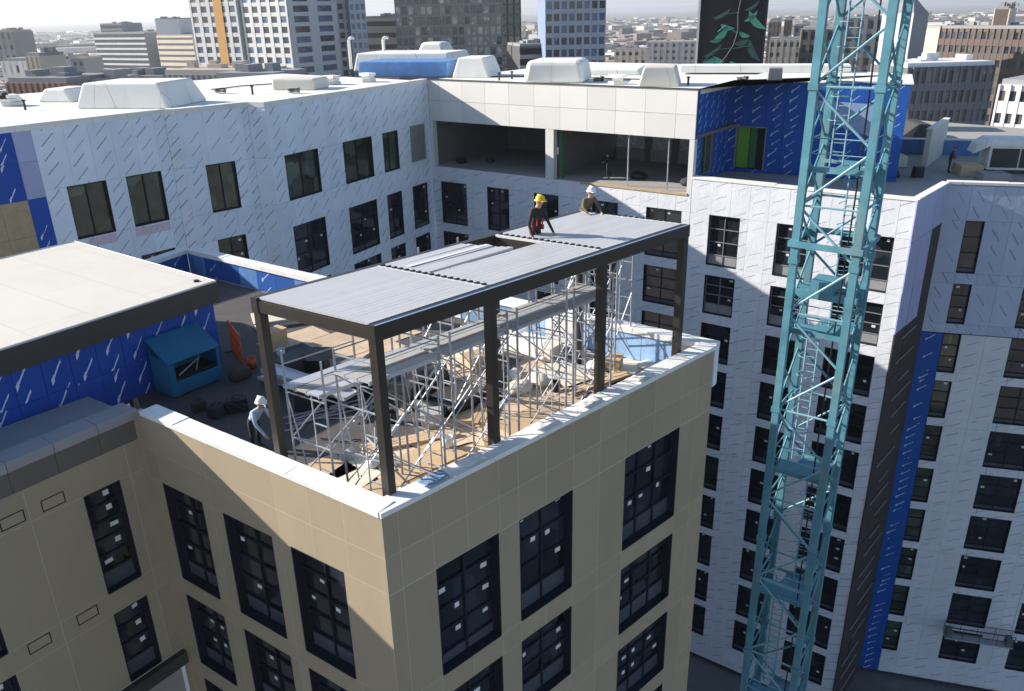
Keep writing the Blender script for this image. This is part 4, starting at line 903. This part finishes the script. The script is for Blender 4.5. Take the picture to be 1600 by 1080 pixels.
cable([(500, 690), (560, 690), (620, 700), (690, 705), (760, 690)], .02, 'black', 'black hose wandering across the front of the deck')
cable([(780, 660), (850, 650), (900, 630), (960, 600)], .018, 'black', 'black cable lying in the sun along the right parapet')
cable([(430, 680), (480, 660), (560, 650), (640, 610)], .018, 'galv', 'grey cable trailing through the shaded deck')
for k, (px, py, dx) in enumerate(((668, 765, .3), (720, 730, .25), (832, 668, .3), (900, 632, .28), (985, 592, .3))):   # rags and sheeting lying on the parapet cap
    mb = MB(); s0 = (WW.u.dot(at(px, py, -9.95) - WW.a)); q = []
    for a in range(7):
        for b2 in range(5):
            q.append(WW.p(s0 + a * .12, .0 - b2 * .09, -9.962 + .035 * math.sin(a * 1.7 + k) * math.cos(b2 * 1.3) + .04))
    mb.add(q, [(a * 5 + b2, (a + 1) * 5 + b2, (a + 1) * 5 + b2 + 1, a * 5 + b2 + 1) for a in range(6) for b2 in range(4)])
    o = solo(mb, 'sheeting_scrap', 'film_blue' if k == 0 else 'sack', ('blue', 'white')[k > 0] + ' plastic scrap on the parapet cap, ' + ('nearest the front corner', 'left of the second post', 'right of the second post', 'left of the third post', 'nearest the last post')[k], 'sheeting', smooth=True)
    md = o.modifiers.new('thickness', 'SOLIDIFY'); md.thickness = .008

# ------------------------------------------------------------------ things on the roofs across the yard
def hull(name, label, cat, pts_lo, pts_hi, z0, z1, mat, bevel=.12, vent=None):
    mb = MB(); n = len(pts_lo); mb.add([(p[0], p[1], z0) for p in pts_lo] + [(p[0], p[1], z1) for p in pts_hi], [tuple(reversed(range(n))), tuple(range(n, 2 * n))] + [(i, (i + 1) % n, n + (i + 1) % n, n + i) for i in range(n)])
    o = solo(mb, name, mat, label, cat); md = o.modifiers.new('bevel', 'BEVEL'); md.width = bevel; md.segments = 3
    for p in o.data.polygons: p.use_smooth = False
    return o
def roofbox(px0, px1, py, h, depth, name, label, cat, z=-4.79, mat='white_membrane', taper=.15, bev=.12, ztop=None, back=None):
    a, b_ = Vector(on(px0, py, z)), Vector(on(px1, py, z)); u = (b_ - a).normalized(); n = Vector((-u.y, u.x, 0))
    lo = [a, b_, b_ + n * depth, a + n * depth]; hi = [a + u * taper + n * taper * .5, b_ - u * taper + n * taper * .5, b_ - u * taper + n * (depth - taper), a + u * taper + n * (depth - taper)]
    return hull(name, label, cat, lo, hi, z, z + h, mat, bev)
roofbox(118, 262, 170, 1.4, 4.5, 'roof_plant_hood', 'large white membrane covered hood on the left wing roof', 'roof hood', taper=.55)
roofbox(58, 112, 160, .8, 3.0, 'roof_upstand', 'low white sloped upstand left of the large hood on the left roof', 'upstand', taper=.5)
roofbox(425, 492, 141, .75, 2.5, 'roof_curb', 'cream rooftop curb box on the left wing roof in front of the gridded towers', 'roof box', mat='roof_cream', taper=.05)
roofbox(560, 700, 120, 1.15, 5.0, 'tarp_covered_plant', 'rooftop plant wrapped in blue sheeting at the corner of the two wings', 'roof plant', mat='tarp_blue', taper=.1, bev=.05)
roofbox(552, 705, 112, 1.55, 6.0, 'roof_plant_cover', 'long white cover above the blue sheeted plant', 'roof plant', taper=.4)
roofbox(646, 700, 99, 2.0, 3.5, 'roof_dome_box', 'tapered white rooftop housing standing highest behind the blue sheeting', 'roof housing', taper=.8, bev=.3)
roofbox(706, 764, 122, 1.5, 4.0, 'roof_housing', 'pale rooftop housing with slanted side right of the blue sheeting', 'roof housing', taper=.5)
roofbox(816, 913, 131, 1.55, 4.2, 'roof_housing', 'large rounded white rooftop housing in the middle of the link roof', 'roof housing', taper=.3, bev=.35)
roofbox(996, 1062, 136, 1.25, 3.0, 'roof_housing', 'low cream rooftop housing near the right end of the link roof', 'roof housing', mat='roof_cream', taper=.35)
roofbox(915, 1000, 118, .45, 5.0, 'roof_curb', 'long low white curb behind the link roof housings', 'roof box', taper=.1)
roofbox(1199, 1222, 126, .8, 1.2, 'air_unit', 'small grey louvred unit on the blue penthouse roof', 'air unit', -4.66, 'spandrel_grey', .03, .04)
roofbox(1062, 1330, 114, .55, 2.0, 'roof_parapet', 'long white low upstand behind the blue penthouse roof', 'upstand', -4.66, 'white_membrane', .05, .05)
for px, lab in ((549, 'white vent pipe left of the blue sheeted rooftop plant'), (602, 'white bent vent pipe above the blue sheeted rooftop plant')):
    x, y, z = on(px, 108, -4.8); mb = MB(); mb.path([(x, y, z), (x, y, z + 2.6), (x + .25, y, z + 2.8), (x + .5, y, z + 2.7)], .14, 8); solo(mb, 'vent_pipe', 'white_membrane', lab, 'vent pipe')
for px, py, lab in ((250, 152, 'twin black camera heads on the left roof beside the large hood'), (5, 158, 'dark pipe end on the far left roof')):
    x, y, z = on(px, py + 8, -4.8); mb = MB(); mb.tube((x, y, z), (x, y, z + .5), .05); mb.tube((x - .3, y, z + .55), (x - .05, y - .25, z + .6), .22, 10); mb.tube((x + .15, y, z + .55), (x + .4, y - .25, z + .6), .22, 10); solo(mb, 'roof_fixture', 'black', lab, 'fixture')
for k, (px, py, kind, lab) in enumerate(((40, 172, 'pipe', 'short black pipe at the left edge of the left roof'), (300, 152, 'pipe', 'small roof pipe right of the large hood'), (345, 146, 'coil', 'black hose coil on the left wing roof'), (395, 148, 'pipe', 'short roof pipe near the step in the left roof'), (520, 132, 'stack', 'white board packs stacked on the roof near the inner corner'), (575, 128, 'stack', 'white wrapped pack beside the blue sheeted plant'), (780, 126, 'pipe', 'dark roof pipe between the two pale housings'), (800, 124, 'pipe', 'second dark roof pipe left of the rounded housing'), (935, 128, 'coil', 'black cable coil on the link roof'), (965, 132, 'stack', 'pale pack near the cream housing on the link roof'), (1075, 134, 'pipe', 'dark pipe at the right end of the link roof'), (1160, 128, 'coil', 'cable coil on the blue penthouse roof'), (20, 165, 'stack', 'low white pack at the far left of the roof'), (460, 146, 'coil', 'dark hose coil beside the cream curb'), (620, 112, 'pipe', 'thin pipe above the blue sheeted plant'))):
    x, y, z = on(px, py, -4.79); mb = MB()
    if kind == 'pipe': mb.tube((x, y, z), (x, y, z + .55), .07, 8); mb.lathe([(.0, .6), (.13, .56), (.13, .5)], 8, (x, y, z)); solo(mb, 'roof_pipe', 'black', lab, 'pipe')
    elif kind == 'coil':
        mb.path([(x + (.35 + .02 * q / 8) * math.cos(q * .8), y + (.35 + .02 * q / 8) * math.sin(q * .8), z + .04 + .012 * q) for q in range(26)], .035, 5); solo(mb, 'hose_coil', 'black', lab, 'coil')
    else:
        for q in range(3): mb.obox(T3(x, y, z, .4 + q), -.55, .55, -.35, .35, .02 + q * .22, .21 + q * .22)
        solo(mb, 'board_pack', 'sack', lab, 'pack')
mb = MB(); mb.path([tuple(on(px, py, -4.74)) for px, py in ((330, 140), (380, 134), (440, 130), (500, 122), (560, 116))], .04, 5); solo(mb, 'roof_cable', 'black', 'black cable run along the left wing roof', 'cable')
mb = MB(); mb.path([tuple(on(px, py, -4.74)) for px, py in ((700, 121), (800, 119), (900, 121), (1000, 124))], .04, 5); solo(mb, 'roof_cable', 'black', 'dark cable run behind the link roof edge', 'cable')
# roof terrace on the far right
def wallpiece(px0, py0, px1, py1, z, h, t, label, mat, nm, cat):
    a, b_ = Vector(on(px0, py0, z)), Vector(on(px1, py1, z)); w_ = Wall(a, b_); mb = MB(); mb.obox(w_.M(0, 0, 0), 0, w_.L, 0, t, z, z + h)
    mb.obox(w_.M(0, 0, 0), -.05, w_.L + .05, -.05, t + .05, z + h, z + h + .08, 1); return solo(mb, nm, [mat, 'white_membrane'], label, cat)
RZ_ = -10.84
wallpiece(1385, 240, 1600, 245, RZ_, 1.1, .4, 'blue wrapped parapet at the back of the far right roof', 'tarp_blue', 'roof_parapet', 'parapet')
wallpiece(1447, 262, 1474, 240, RZ_, 2.6, .35, 'leaning white upstand wall on the far right roof', 'roof_cream', 'upstand_wall', 'upstand')
t = thing('roof_air_unit', 'white rooftop air unit with dark louvre panels at the right edge', 'air unit', on(1540, 272, RZ_), math.radians(-14))
mb = MB(); mb.box(0, 5.5, .05, 2.2, .3, 1.9); part(mb, 'casing', 'white_membrane', t)
for k in range(3): mb = MB(); mb.box(.15 + k * 1.75, 1.8 + k * 1.75, 0, .045, .45, 1.7); part(mb, 'louvre_panel', 'fascia', t)
mb = MB(); mb.hexa([(-.9, .3, 1.3), (.0, -.1, 1.9), (.0, 2.3, 1.9), (-.9, 2.0, 1.3), (-.7, .4, 1.9), (.0, -.1, 2.25), (.0, 2.3, 2.25), (-.7, 2.0, 1.9)]); mb.box(0, 5.6, -.1, 2.3, 1.91, 2.25); part(mb, 'hood', 'white_membrane', t)
for sx in (.3, 5.0): mb = MB(); mb.box(sx, sx + .2, .2, 2.0, 0, .3); part(mb, 'foot', 'fascia', t)
roofbox(1500, 1536, 276, .7, 1.6, 'material_pallet', 'brown palletised goods on the far right roof beside the worker', 'pallet', RZ_, 'ply', .02, .03)
roofbox(1536, 1580, 285, .5, 1.4, 'material_pallet', 'grey goods stacked on the far right roof in front of the air unit', 'pallet', RZ_, 'grey_fascia', .02, .03)
roofbox(1398, 1418, 262, .8, 1.4, 'material_pallet', 'cream sacks stacked on the right roof behind the crane mast', 'pallet', RZ_, 'foam', .06, .08)
roofbox(1392, 1408, 278, .6, 1.0, 'sheeted_heap', 'dark sheeted heap on the right roof by the crane mast', 'heap', RZ_, 'black', .2, .15)
roofbox(1428, 1444, 278, .7, .7, 'cart', 'small dark cart on the right roof beside the white upstand', 'cart', RZ_, 'black', .05, .05)
roofbox(1386, 1420, 205, 4.0, 4.0, 'covered_tank', 'rounded pale sheeted tank right of the blue penthouse', 'tank', RZ_, 'lavender', .5, .6)
roofbox(1420, 1470, 222, 1.4, 5.0, 'sheeted_heap', 'long dark sheeted heap behind the leaning upstand', 'heap', RZ_, 'fascia', .8, .2)
# suspended work platform low on the far right block
p = WRr.p(5.0, .9, -42.6); t = thing('swing_stage', 'suspended work platform hanging low on the far right block', 'work platform', tuple(p), WRr.ang)
mb = MB(); mb.box(0, 4.4, -.35, .35, 0, .08); part(mb, 'deck', 'plank', t)
for y in (-.35, .35):
    mb = MB()
    for z in (.55, 1.05): mb.tube((0, y, z), (4.4, y, z), .025)
    for k in range(5): mb.tube((k * 1.1, y, .08), (k * 1.1, y, 1.05), .02)
    part(mb, 'guard_rail', 'fascia', t)
for x in (.25, 4.15): 
    mb = MB(); mb.tube((x, 0, .1), (x, 0, 33.0), .012, 4); part(mb, 'cable', 'black', t)
    mb = MB(); mb.box(x - .2, x + .2, -.3, .3, .08, .7); part(mb, 'hoist', 'concrete_dark', t)
# small things inside the open bays
for s, d, lab, mat, sz in ((-21.8, -2.0, 'dark tool heap at the left end of the left open bay', 'black', .35), (-20.0, -3.4, 'dark bag on the floor of the left open bay', 'cloth_dark', .3), (-6.6, -3.0, 'dark bundle on the floor of the right open bay', 'black', .45), (-2.6, -2.6, 'dark cart load at the right end of the right open bay', 'cloth_dark', .5)):
    q = WD.p(s, d, -11.14); o = sack(800, 600, sz, lab, mat, 'bundle', 'bundle', .7); o.matrix_basis = T3(q.x, q.y, -11.14, s); WM[o.name] = o.matrix_basis.copy()

# ------------------------------------------------------------------ the city beyond
random.seed(21)
def cmat(name, col, rough=.7, var=.08, rnd=.12): MAT[name] = worn(name, col, rough, var, .15, rnd); return name
cmat('c_white', (.66, .66, .65)); cmat('c_cream', (.60, .52, .40)); cmat('c_beige', (.46, .40, .33)); cmat('c_grey', (.28, .28, .285)); cmat('c_dark', (.07, .068, .07)); cmat('c_brown', (.115, .085, .07)); cmat('c_brick', (.30, .19, .14))
cmat('c_gold', (.50, .26, .06)); cmat('c_green', (.035, .075, .065), .25); cmat('c_slate', (.13, .14, .16)); cmat('c_paleblue', (.45, .50, .56)); cmat('c_black', (.012, .014, .022), .35); cmat('c_bluewall', (.20, .27, .40))
for nm, col in (('cg_blue', (.06, .10, .18)), ('cg_dark', (.025, .032, .045)), ('cg_mix', (.10, .10, .09)), ('cg_reflection', (.34, .32, .27))): MAT[nm] = glassy(nm, col, .12, .5)  # the palest panes have bright reflections painted into their base colour
MAT['c_black'] = worn('c_black2', (.006, .008, .014), .9, .08, .15, .1, spec=.1)
cmat('leaf_teal', (.04, .24, .18)); cmat('leaf_dim', (.02, .075, .065)); cmat('stem', (.10, .12, .11))
def tower(name, label, A, B, dA, dB, ytop, thick, core, frame=None, glass=None, nx=0, fh=3.2, zmin=None, wr=.62, hr=.6, band=False, cap=None, yref=90, sides=False, zfun=None, sidecol=None, nside=0, cat='building', top_over=None):
    random.seed(A * 7 + B)
    a, b_ = far(A, yref, dA), far(B, yref, dB); zt = far((A + B) / 2, ytop, (dA + dB) / 2).z if top_over is None else top_over
    w = Wall(a, b_); W_ = w.L
    t = thing(name, label, cat, (*P(w.p(W_ / 2, -thick / 2, 0)), GZ))
    mb = MB(); mb.obox(w.M(0, 0, 0), 0, W_, .0, thick, GZ, zt); part(mb, 'wall', core, t, I4)
    if sidecol:
        mb = MB(); mb.obox(w.M(0, 0, 0), -.25, -.01, .0, thick, GZ, zt + .2); mb.obox(w.M(0, 0, 0), W_ + .01, W_ + .25, 0, thick, GZ, zt + .2); part(mb, 'side_wall', sidecol, t, I4)
    mb = MB(); mb.obox(w.M(0, 0, 0), .2, W_ - .2, .3, thick - .3, zt, zt + .7); q0 = random.uniform(.1, .6)
    for k in range(5): q1 = random.uniform(.05, .85); mb.obox(w.M(0, 0, 0), W_ * q1, W_ * q1 + random.uniform(.8, 2.5), thick * random.uniform(.2, .5), thick * .6, zt + .7, zt + random.uniform(1.0, 2.0))
    part(mb, 'roof', cap or 'c_grey', t, I4)
    if nx:
        zmin = zmin if zmin is not None else -22; nf = int((zt - zmin) / fh)
        faces = [(w, nx)]
        if nside: # visible flank
            q0, q1 = (w.p(W_, 0, 0), w.p(W_, -thick, 0)) if nside > 0 else (w.p(0, -thick, 0), w.p(0, 0, 0)); faces.append((Wall(q0, q1), abs(nside)))
        for wf, n in faces:
            gx = wf.L / n; mb = MB(); Mf = wf.M(0, 0, 0)
            for k in range(nf):
                z1 = zt - fh * k - fh * (1 - hr) / 2; z0 = z1 - fh * hr
                if band:
                    wf.piece('window_band', t, glass, .3, wf.L - .3, z0, z1, .04, .05)
                else:
                    for i in range(n):
                        g = glass if isinstance(glass, str) else random.choice(glass)
                        wf.piece('pane', t, g, gx * (i + .5 - wr / 2), gx * (i + .5 + wr / 2), z0, z1, .04, .05)
                mb.obox(Mf, 0, wf.L, -.22, -.0, z0 - fh * (1 - hr) + .02, z0 - .02)
            if not band:
                for i in range(n + 1):
                    c = gx * i; h = gx * (1 - wr) / 2
                    mb.obox(Mf, max(0, c - h + .02), min(wf.L, c + h - .02), -.30, -.005, zt - fh * nf, zt)
            if frame: part(mb, 'facade_frame', frame, t, I4)
    return t, w
# gridded tower group, left of centre
t, w = tower('office_tower', 'white gridded tower with a gold vertical stripe, left of the green glass strip', 309, 381, 300, 290, -60, 22, 'c_white', 'c_white', ['cg_dark', 'cg_mix', 'cg_blue'], 5, 3.2)
w.slab('gold_stripe', t, 'c_gold', w.L * .52, w.L * .70, .31, .42, -24, 35)
tower('office_tower', 'dark green glass tower strip between the white gridded towers', 374, 402, 305, 304, -60, 18, 'c_green', None, 'c_green', 0)
tower('office_tower', 'white framed blue glass tower nearest the dark seam', 388, 458, 290, 279, -60, 22, 'c_white', 'c_white', ['cg_blue', 'cg_dark'], 5, 3.1, nside=2)
tower('office_tower', 'narrow dark seam tower between two blue gridded towers', 452, 476, 300, 300, -60, 18, 'c_brown', None, None, 0)
tower('office_tower', 'pale gridded tower with small dark panes right of the dark seam', 470, 556, 296, 306, -60, 20, 'c_paleblue', 'c_white', ['cg_dark', 'cg_blue', 'cg_blue'], 7, 3.1)
tower('office_tower', 'pale blue narrow glass tower at the right end of the gridded group', 552, 577, 300, 302, -60, 16, 'c_bluewall', 'c_paleblue', ['cg_blue'], 3, 3.1)
tower('stepped_office', 'grey stepped office block with white bands standing alone on the left', 153, 232, 620, 596, 52, 30, 'c_slate', 'c_white', 'cg_dark', 1, 3.4, band=True, zmin=-40)
tower('stepped_office', 'upper set back storey on the lone grey office block', 166, 200, 622, 616, 38, 20, 'c_grey', 'c_grey', 'cg_dark', 1, 3.4, band=True, zmin=-8)
tower('striped_office', 'cream office block with dark window bands left of the gridded towers', 250, 306, 590, 572, 56, 24, 'c_cream', 'c_cream', 'c_dark', 1, 3.6, band=True, zmin=-46, hr=.40)
tower('plant_storey', 'pale plant storey on the cream striped office block', 252, 288, 592, 588, 30, 16, 'c_white')
tower('low_office', 'tan stepped office beside the pale blue tower', 574, 624, 340, 340, 28, 20, 'c_beige', 'c_beige', 'c_dark', 1, 4.2, band=True, hr=.42)
t, w = tower('glass_tower', 'wide dark glass tower with pale reflections painted on its panes in the centre skyline', 622, 786, 300, 296, -60, 26, 'c_slate', 'c_grey', ['cg_dark', 'cg_mix', 'cg_mix', 'cg_reflection', 'cg_reflection'], 17, 3.3, hr=.74, wr=.78)
tower('glass_tower', 'dark plain glass flank tower right of the wide glass tower', 784, 814, 296, 305, -60, 20, 'cg_dark', 'c_dark', ['cg_dark'], 3, 3.3, wr=.9, hr=.85)
tower('low_office', 'dark banded low block right of the wide glass tower', 812, 854, 260, 262, 72, 16, 'c_dark', 'c_grey', 'c_black', 1, 3.0, band=True, zmin=-26)
tower('grid_tower', 'blue grey tower with white vertical mullions standing right of centre', 852, 945, 250, 251, -60, 22, 'c_bluewall', 'c_paleblue', ['cg_blue', 'cg_blue', 'cg_dark'], 8, 3.2, wr=.72)
# mural tower: dark blank wall with painted leaves
t, w = tower('mural_tower', 'black tower wall painted with teal leaves and stems', 1090, 1190, 180, 176, -40, 16, 'c_black', cap='c_dark')
def leaf(cx_, cz, l, wd, ang, mat, bend=.25):
    mb = MB(); n = 9; up, lo = [], []
    for i in range(n):
        q = i / (n - 1); x = (q - .5) * l; h = wd * math.sin(math.pi * q) ** .8 * (1 - .35 * q); y = bend * l * (q - .5) ** 2 * 2
        up.append((x, y + h)); lo.append((x, y - h))
    pts = lo + up[::-1]; ca_, sa = math.cos(ang), math.sin(ang)
    P3 = [(w.p(cx_ + x * ca_ - y * sa, .06, cz + x * sa + y * ca_)) for x, y in pts]
    m = len(P3); mb.add(P3, [(i, i + 1, m - 2 - i, m - 1 - i) for i in range(n - 1)]); part(mb, 'mural_leaf', mat, t, I4)
def stem(pts, r=.1, mat='stem'):
    mb = MB(); mb.path([w.p(x, .05, z) for x, z in pts], r, 5); part(mb, 'mural_stem', mat, t, I4)
WL_ = w.L; mz = lambda py: far(1140, py, 178).z
mx = lambda px: (px - 1090) / 100 * WL_
stem([(mx(1120), mz(108)), (mx(1135), mz(88)), (mx(1145), mz(70)), (mx(1150), mz(48)), (mx(1148), mz(22)), (mx(1152), mz(-10))], .09)
stem([(mx(1145), mz(76)), (mx(1170), mz(72)), (mx(1186), mz(94))], .08, 'leaf_dim'); stem([(mx(1144), mz(75)), (mx(1118), mz(78)), (mx(1098), mz(98))], .08, 'leaf_dim'); stem([(mx(1150), mz(52)), (mx(1130), mz(40)), (mx(1119), mz(50))], .08, 'leaf_teal'); stem([(mx(1150), mz(20)), (mx(1128), mz(22)), (mx(1114), mz(32))], .07, 'leaf_dim')
for px, py, l, wd, an, mt in ((1176, 36, 5.2, .8, -.75, 'leaf_teal'), (1170, 28, 3.2, .5, .7, 'leaf_teal'), (1126, 55, 4.2, .8, .85, 'leaf_teal'), (1119, 64, 3.0, .4, .25, 'leaf_teal'), (1133, 44, 3.0, .6, -.25, 'leaf_teal'), (1160, 56, 2.4, .55, -.35, 'leaf_teal'), (1110, 98, 3.2, .9, .5, 'leaf_teal'), (1122, 95, 2.6, .7, -.4, 'leaf_teal'), (1148, 104, 2.6, .75, -.7, 'leaf_teal'), (1175, 82, 5.0, .8, -1.0, 'leaf_dim'), (1115, 82, 4.6, .5, .6, 'leaf_dim'), (1125, 24, 4.0, .5, .5, 'leaf_dim'), (1170, 12, 3.4, .4, .6, 'leaf_dim'), (1158, 68, 3.0, .7, .3, 'leaf_dim')):
    leaf(mx(px), mz(py), l, wd, an, mt)
w.slab('corner_trim', t, 'c_white', -.5, -.05, -.5, .1, GZ, 20)
# right hand skyline
tower('slab_block', 'beige slab with dark glass front behind the crane mast', 1248, 1300, 240, 236, 46, 18, 'c_slate', 'c_dark', 'cg_dark', 4, 3.4, sidecol='c_cream')
tower('slab_block', 'dark roofed block seen through the crane mast', 1300, 1392, 260, 255, 30, 18, 'c_slate', 'c_grey', 'cg_dark', 6, 3.4)
t, w = tower('spire_tower', 'pointed pale grey tower right of the crane mast', 1418, 1440, 210, 214, 22, 8, 'c_grey', sidecol='c_white')
zt = far(1430, 22, 212).z; mb = MB(); q = [w.p(-.2, 0, zt), w.p(w.L + .2, 0, zt), w.p(w.L + .2, -8, zt), w.p(-.2, -8, zt), w.p(w.L * .6, -3, zt + 4.2)]
mb.add(q, [(0, 1, 4), (1, 2, 4), (2, 3, 4), (3, 0, 4), (3, 2, 1, 0)]); part(mb, 'spire', 'c_grey', t, I4)
tower('brown_block', 'long dark brown block with rows of small windows at the right', 1462, 1640, 230, 205, 45, 20, 'c_brown', 'c_brown', ['c_dark', 'cg_dark', 'c_dark', 'cg_mix'], 18, 3.3, wr=.7, hr=.5, zmin=-36)
tower('brick_flank', 'sunlit peach end wall of the long brown block', 1434, 1461, 236, 230, 45, 12, 'c_cream')
tower('brown_tower', 'brown lift tower rising above the long brown block', 1541, 1562, 222, 220, 15, 8, 'c_brown', sidecol='c_cream')
tower('pale_block', 'white banded block far behind the brown lift tower', 1560, 1660, 330, 320, 22, 20, 'c_white', 'c_white', 'c_grey', 1, 3.6, band=True)
tower('framed_block', 'low grey block with a white edge frame right of the crane mast', 1412, 1548, 150, 152, 104, 12, 'c_slate', 'c_slate', ['cg_dark', 'c_dark', 'cg_mix', 'c_slate'], 13, 3.4, cap='c_white', zmin=-44, yref=140)
tower('white_flats', 'white low flats with dark openings at the right edge', 1556, 1660, 118, 112, 134, 12, 'c_white', 'c_white', ['cg_dark', 'c_dark'], 6, 3.0, zmin=-40, wr=.6, hr=.45, yref=160)
# low rooftops on the left and behind the wings
rows = [(0, 95, 125, 130, 16, 'c_brick', 'flat brick block at the far left behind the left roof'), (88, 142, 128, 132, 14, 'c_cream', 'plain tan block between two brick blocks behind the left roof'), (128, 150, 140, 128, 10, 'c_white', 'narrow white block behind the left roof'), (140, 262, 150, 126, 18, 'c_brick', 'long brick block behind the large white hood'),
        (0, 28, 330, 50, 20, 'c_grey', 'small dark slab at the left edge of the skyline'), (0, 60, 210, 96, 20, 'c_white', 'pale grey flat block at the left edge'), (40, 62, 200, 88, 8, 'c_cream', 'slim cream block left of the dark warehouse'), (66, 130, 330, 92, 12, 'c_grey', 'grey flat warehouse on the left'),
        (250, 395, 135, 117, 14, 'c_grey', 'long grey shed behind the left roof in front of the gridded towers'), (330, 425, 128, 122, 10, 'c_slate', 'slate fronted shed below the gridded towers'), (1200, 1250, 330, 62, 20, 'c_beige', 'low tan block right of the mural tower'), (1196, 1215, 420, 35, 12, 'c_brown', 'thin brown high rise far right of the mural tower'), (1220, 1232, 430, 32, 10, 'c_brown', 'second thin brown high rise beyond the mural tower'), (1236, 1300, 350, 40, 18, 'c_slate', 'dark flat roofed hall behind the beige slab'), (960, 1010, 420, 78, 20, 'c_beige', 'low tan block in the scrubland right of the blue grey tower'), (1010, 1086, 520, 66, 24, 'c_grey', 'grey low hall left of the mural tower')]
for (x0, x1, d, yt, th, cm, lab) in rows:
    gl = {'c_dark': 'c_black'}.get(cm, 'c_dark'); tower('low_block', lab, x0, x1, d, d - .3 * (x1 - x0) / 1269 * d, yt, min(th, 10), cm, cm, [gl, 'cg_dark', cm], max(3, int((x1 - x0) / 9)), 3.6, zmin=-40, wr=.5, hr=.42, cap='c_grey' if cm != 'c_grey' else 'c_beige')
# river and far hills
wm, wb = bsdf('river_water', (.35, .40, .44), .08); MAT['river'] = wm
mb = MB(); mb.add([tuple(far(60, 62, 1500))[:2] + (GZ + .3,), tuple(far(252, 60, 1650))[:2] + (GZ + .3,), tuple(far(300, 55, 2300))[:2] + (GZ + .3,), tuple(far(60, 55, 2200))[:2] + (GZ + .3,)], [(0, 1, 2, 3)]); tag(link('river', mb.mesh('river', 'river')), kind='structure')
mb = MB(); v = []; n = 60
for i in range(n):
    a = math.radians(40 + 100 * i / (n - 1)); h = 20 + 55 * abs(math.sin(i * .37)) + 40 * abs(math.sin(i * .91 + 1)); r = 17000
    v += [(r * math.cos(a), r * math.sin(a), GZ - 1), (r * 1.05 * math.cos(a), r * 1.05 * math.sin(a), GZ + h), (r * 1.3 * math.cos(a), r * 1.3 * math.sin(a), GZ + h * .8)]
mb.add(v, [(i * 3 + k, i * 3 + 3 + k, i * 3 + 4 + k, i * 3 + 1 + k) for i in range(n - 1) for k in (0, 1)]); tag(link('hills', mb.mesh('hills', 'ground')), kind='structure')
# the low city that nobody could count: roofs, sheds and bare trees
im, ib = bsdf('low_roofs', (.3, .28, .26), .85); g_ = N(im, 'ShaderNodeNewGeometry'); rp_ = N(im, 'ShaderNodeValToRGB'); L(im, g_.outputs['Random Per Island'], rp_.inputs[0])
for p_, c_ in ((0.0, (.10, .085, .075, 1)), (.3, (.22, .18, .15, 1)), (.55, (.36, .31, .27, 1)), (.8, (.55, .52, .48, 1)), (.97, (.74, .73, .70, 1))):
    e = rp_.color_ramp.elements.new(p_); e.color = c_
L(im, rp_.outputs[0], ib.inputs['Base Color']); MAT['low_roofs'] = im
mb = MB()
for k in range(13000):
    d = 190 * (19 ** random.random()); x = d * random.uniform(-.72, .72)
    if d < 330 and -70 < x + 0 < 150: continue
    s_ = random.uniform(4, 13) * (1 + d / 2500); h = random.uniform(3, 9) * (1.8 if random.random() < .06 else 1)
    mb.obox(Matrix.Translation((x, d, 0)) @ Matrix.Rotation(random.choice((.75, -.62, .2)) + random.uniform(-.05, .05), 4, 'Z'), -s_, s_, -s_ * .6, s_ * .6, GZ, GZ + h)
tag(link('low_city', mb.mesh('low_city', 'low_roofs')), 'uncounted low roofs and sheds spreading to the horizon', 'city', kind='stuff')
tm, tb = bsdf('bare_trees', (.07, .06, .048), .95); MAT['bare'] = tm
mb = MB()
for k in range(11000):
    d = 220 * (12 ** random.random()); x = d * random.uniform(-.72, .72); r = random.uniform(2.5, 6) * (1 + d / 4000); h = random.uniform(5, 10)
    q = [(x + r * math.cos(a) * random.uniform(.6, 1), d + r * math.sin(a) * random.uniform(.6, 1), GZ + h * random.uniform(.35, .75)) for a in [k2 * 1.2566 for k2 in range(5)]]
    mb.add(q + [(x, d, GZ + h), (x, d, GZ)], [(i, (i + 1) % 5, 5) for i in range(5)] + [((i + 1) % 5, i, 6) for i in range(5)])
tag(link('street_trees', mb.mesh('street_trees', 'bare')), 'bare winter trees scattered through the far low city', 'trees', kind='stuff')

# ------------------------------------------------------------------ haze
hz = bpy.data.materials.new('haze'); hz.use_nodes = True; hn = hz.node_tree; hn.nodes.clear()
ho = hn.nodes.new('ShaderNodeOutputMaterial'); hv = hn.nodes.new('ShaderNodeVolumePrincipled'); hv.inputs['Color'].default_value = (.86, .90, .97, 1); hv.inputs['Density'].default_value = .00016; hv.inputs['Anisotropy'].default_value = .3
hn.links.new(hv.outputs[0], ho.inputs['Volume'])
mb = MB(); mb.box(-31000, 31000, -3500, 31000, GZ - 1, 130); hz_o = link('haze', mb.mesh('haze', hz)); tag(hz_o, 'thin pale haze over the city', 'haze', kind='stuff')
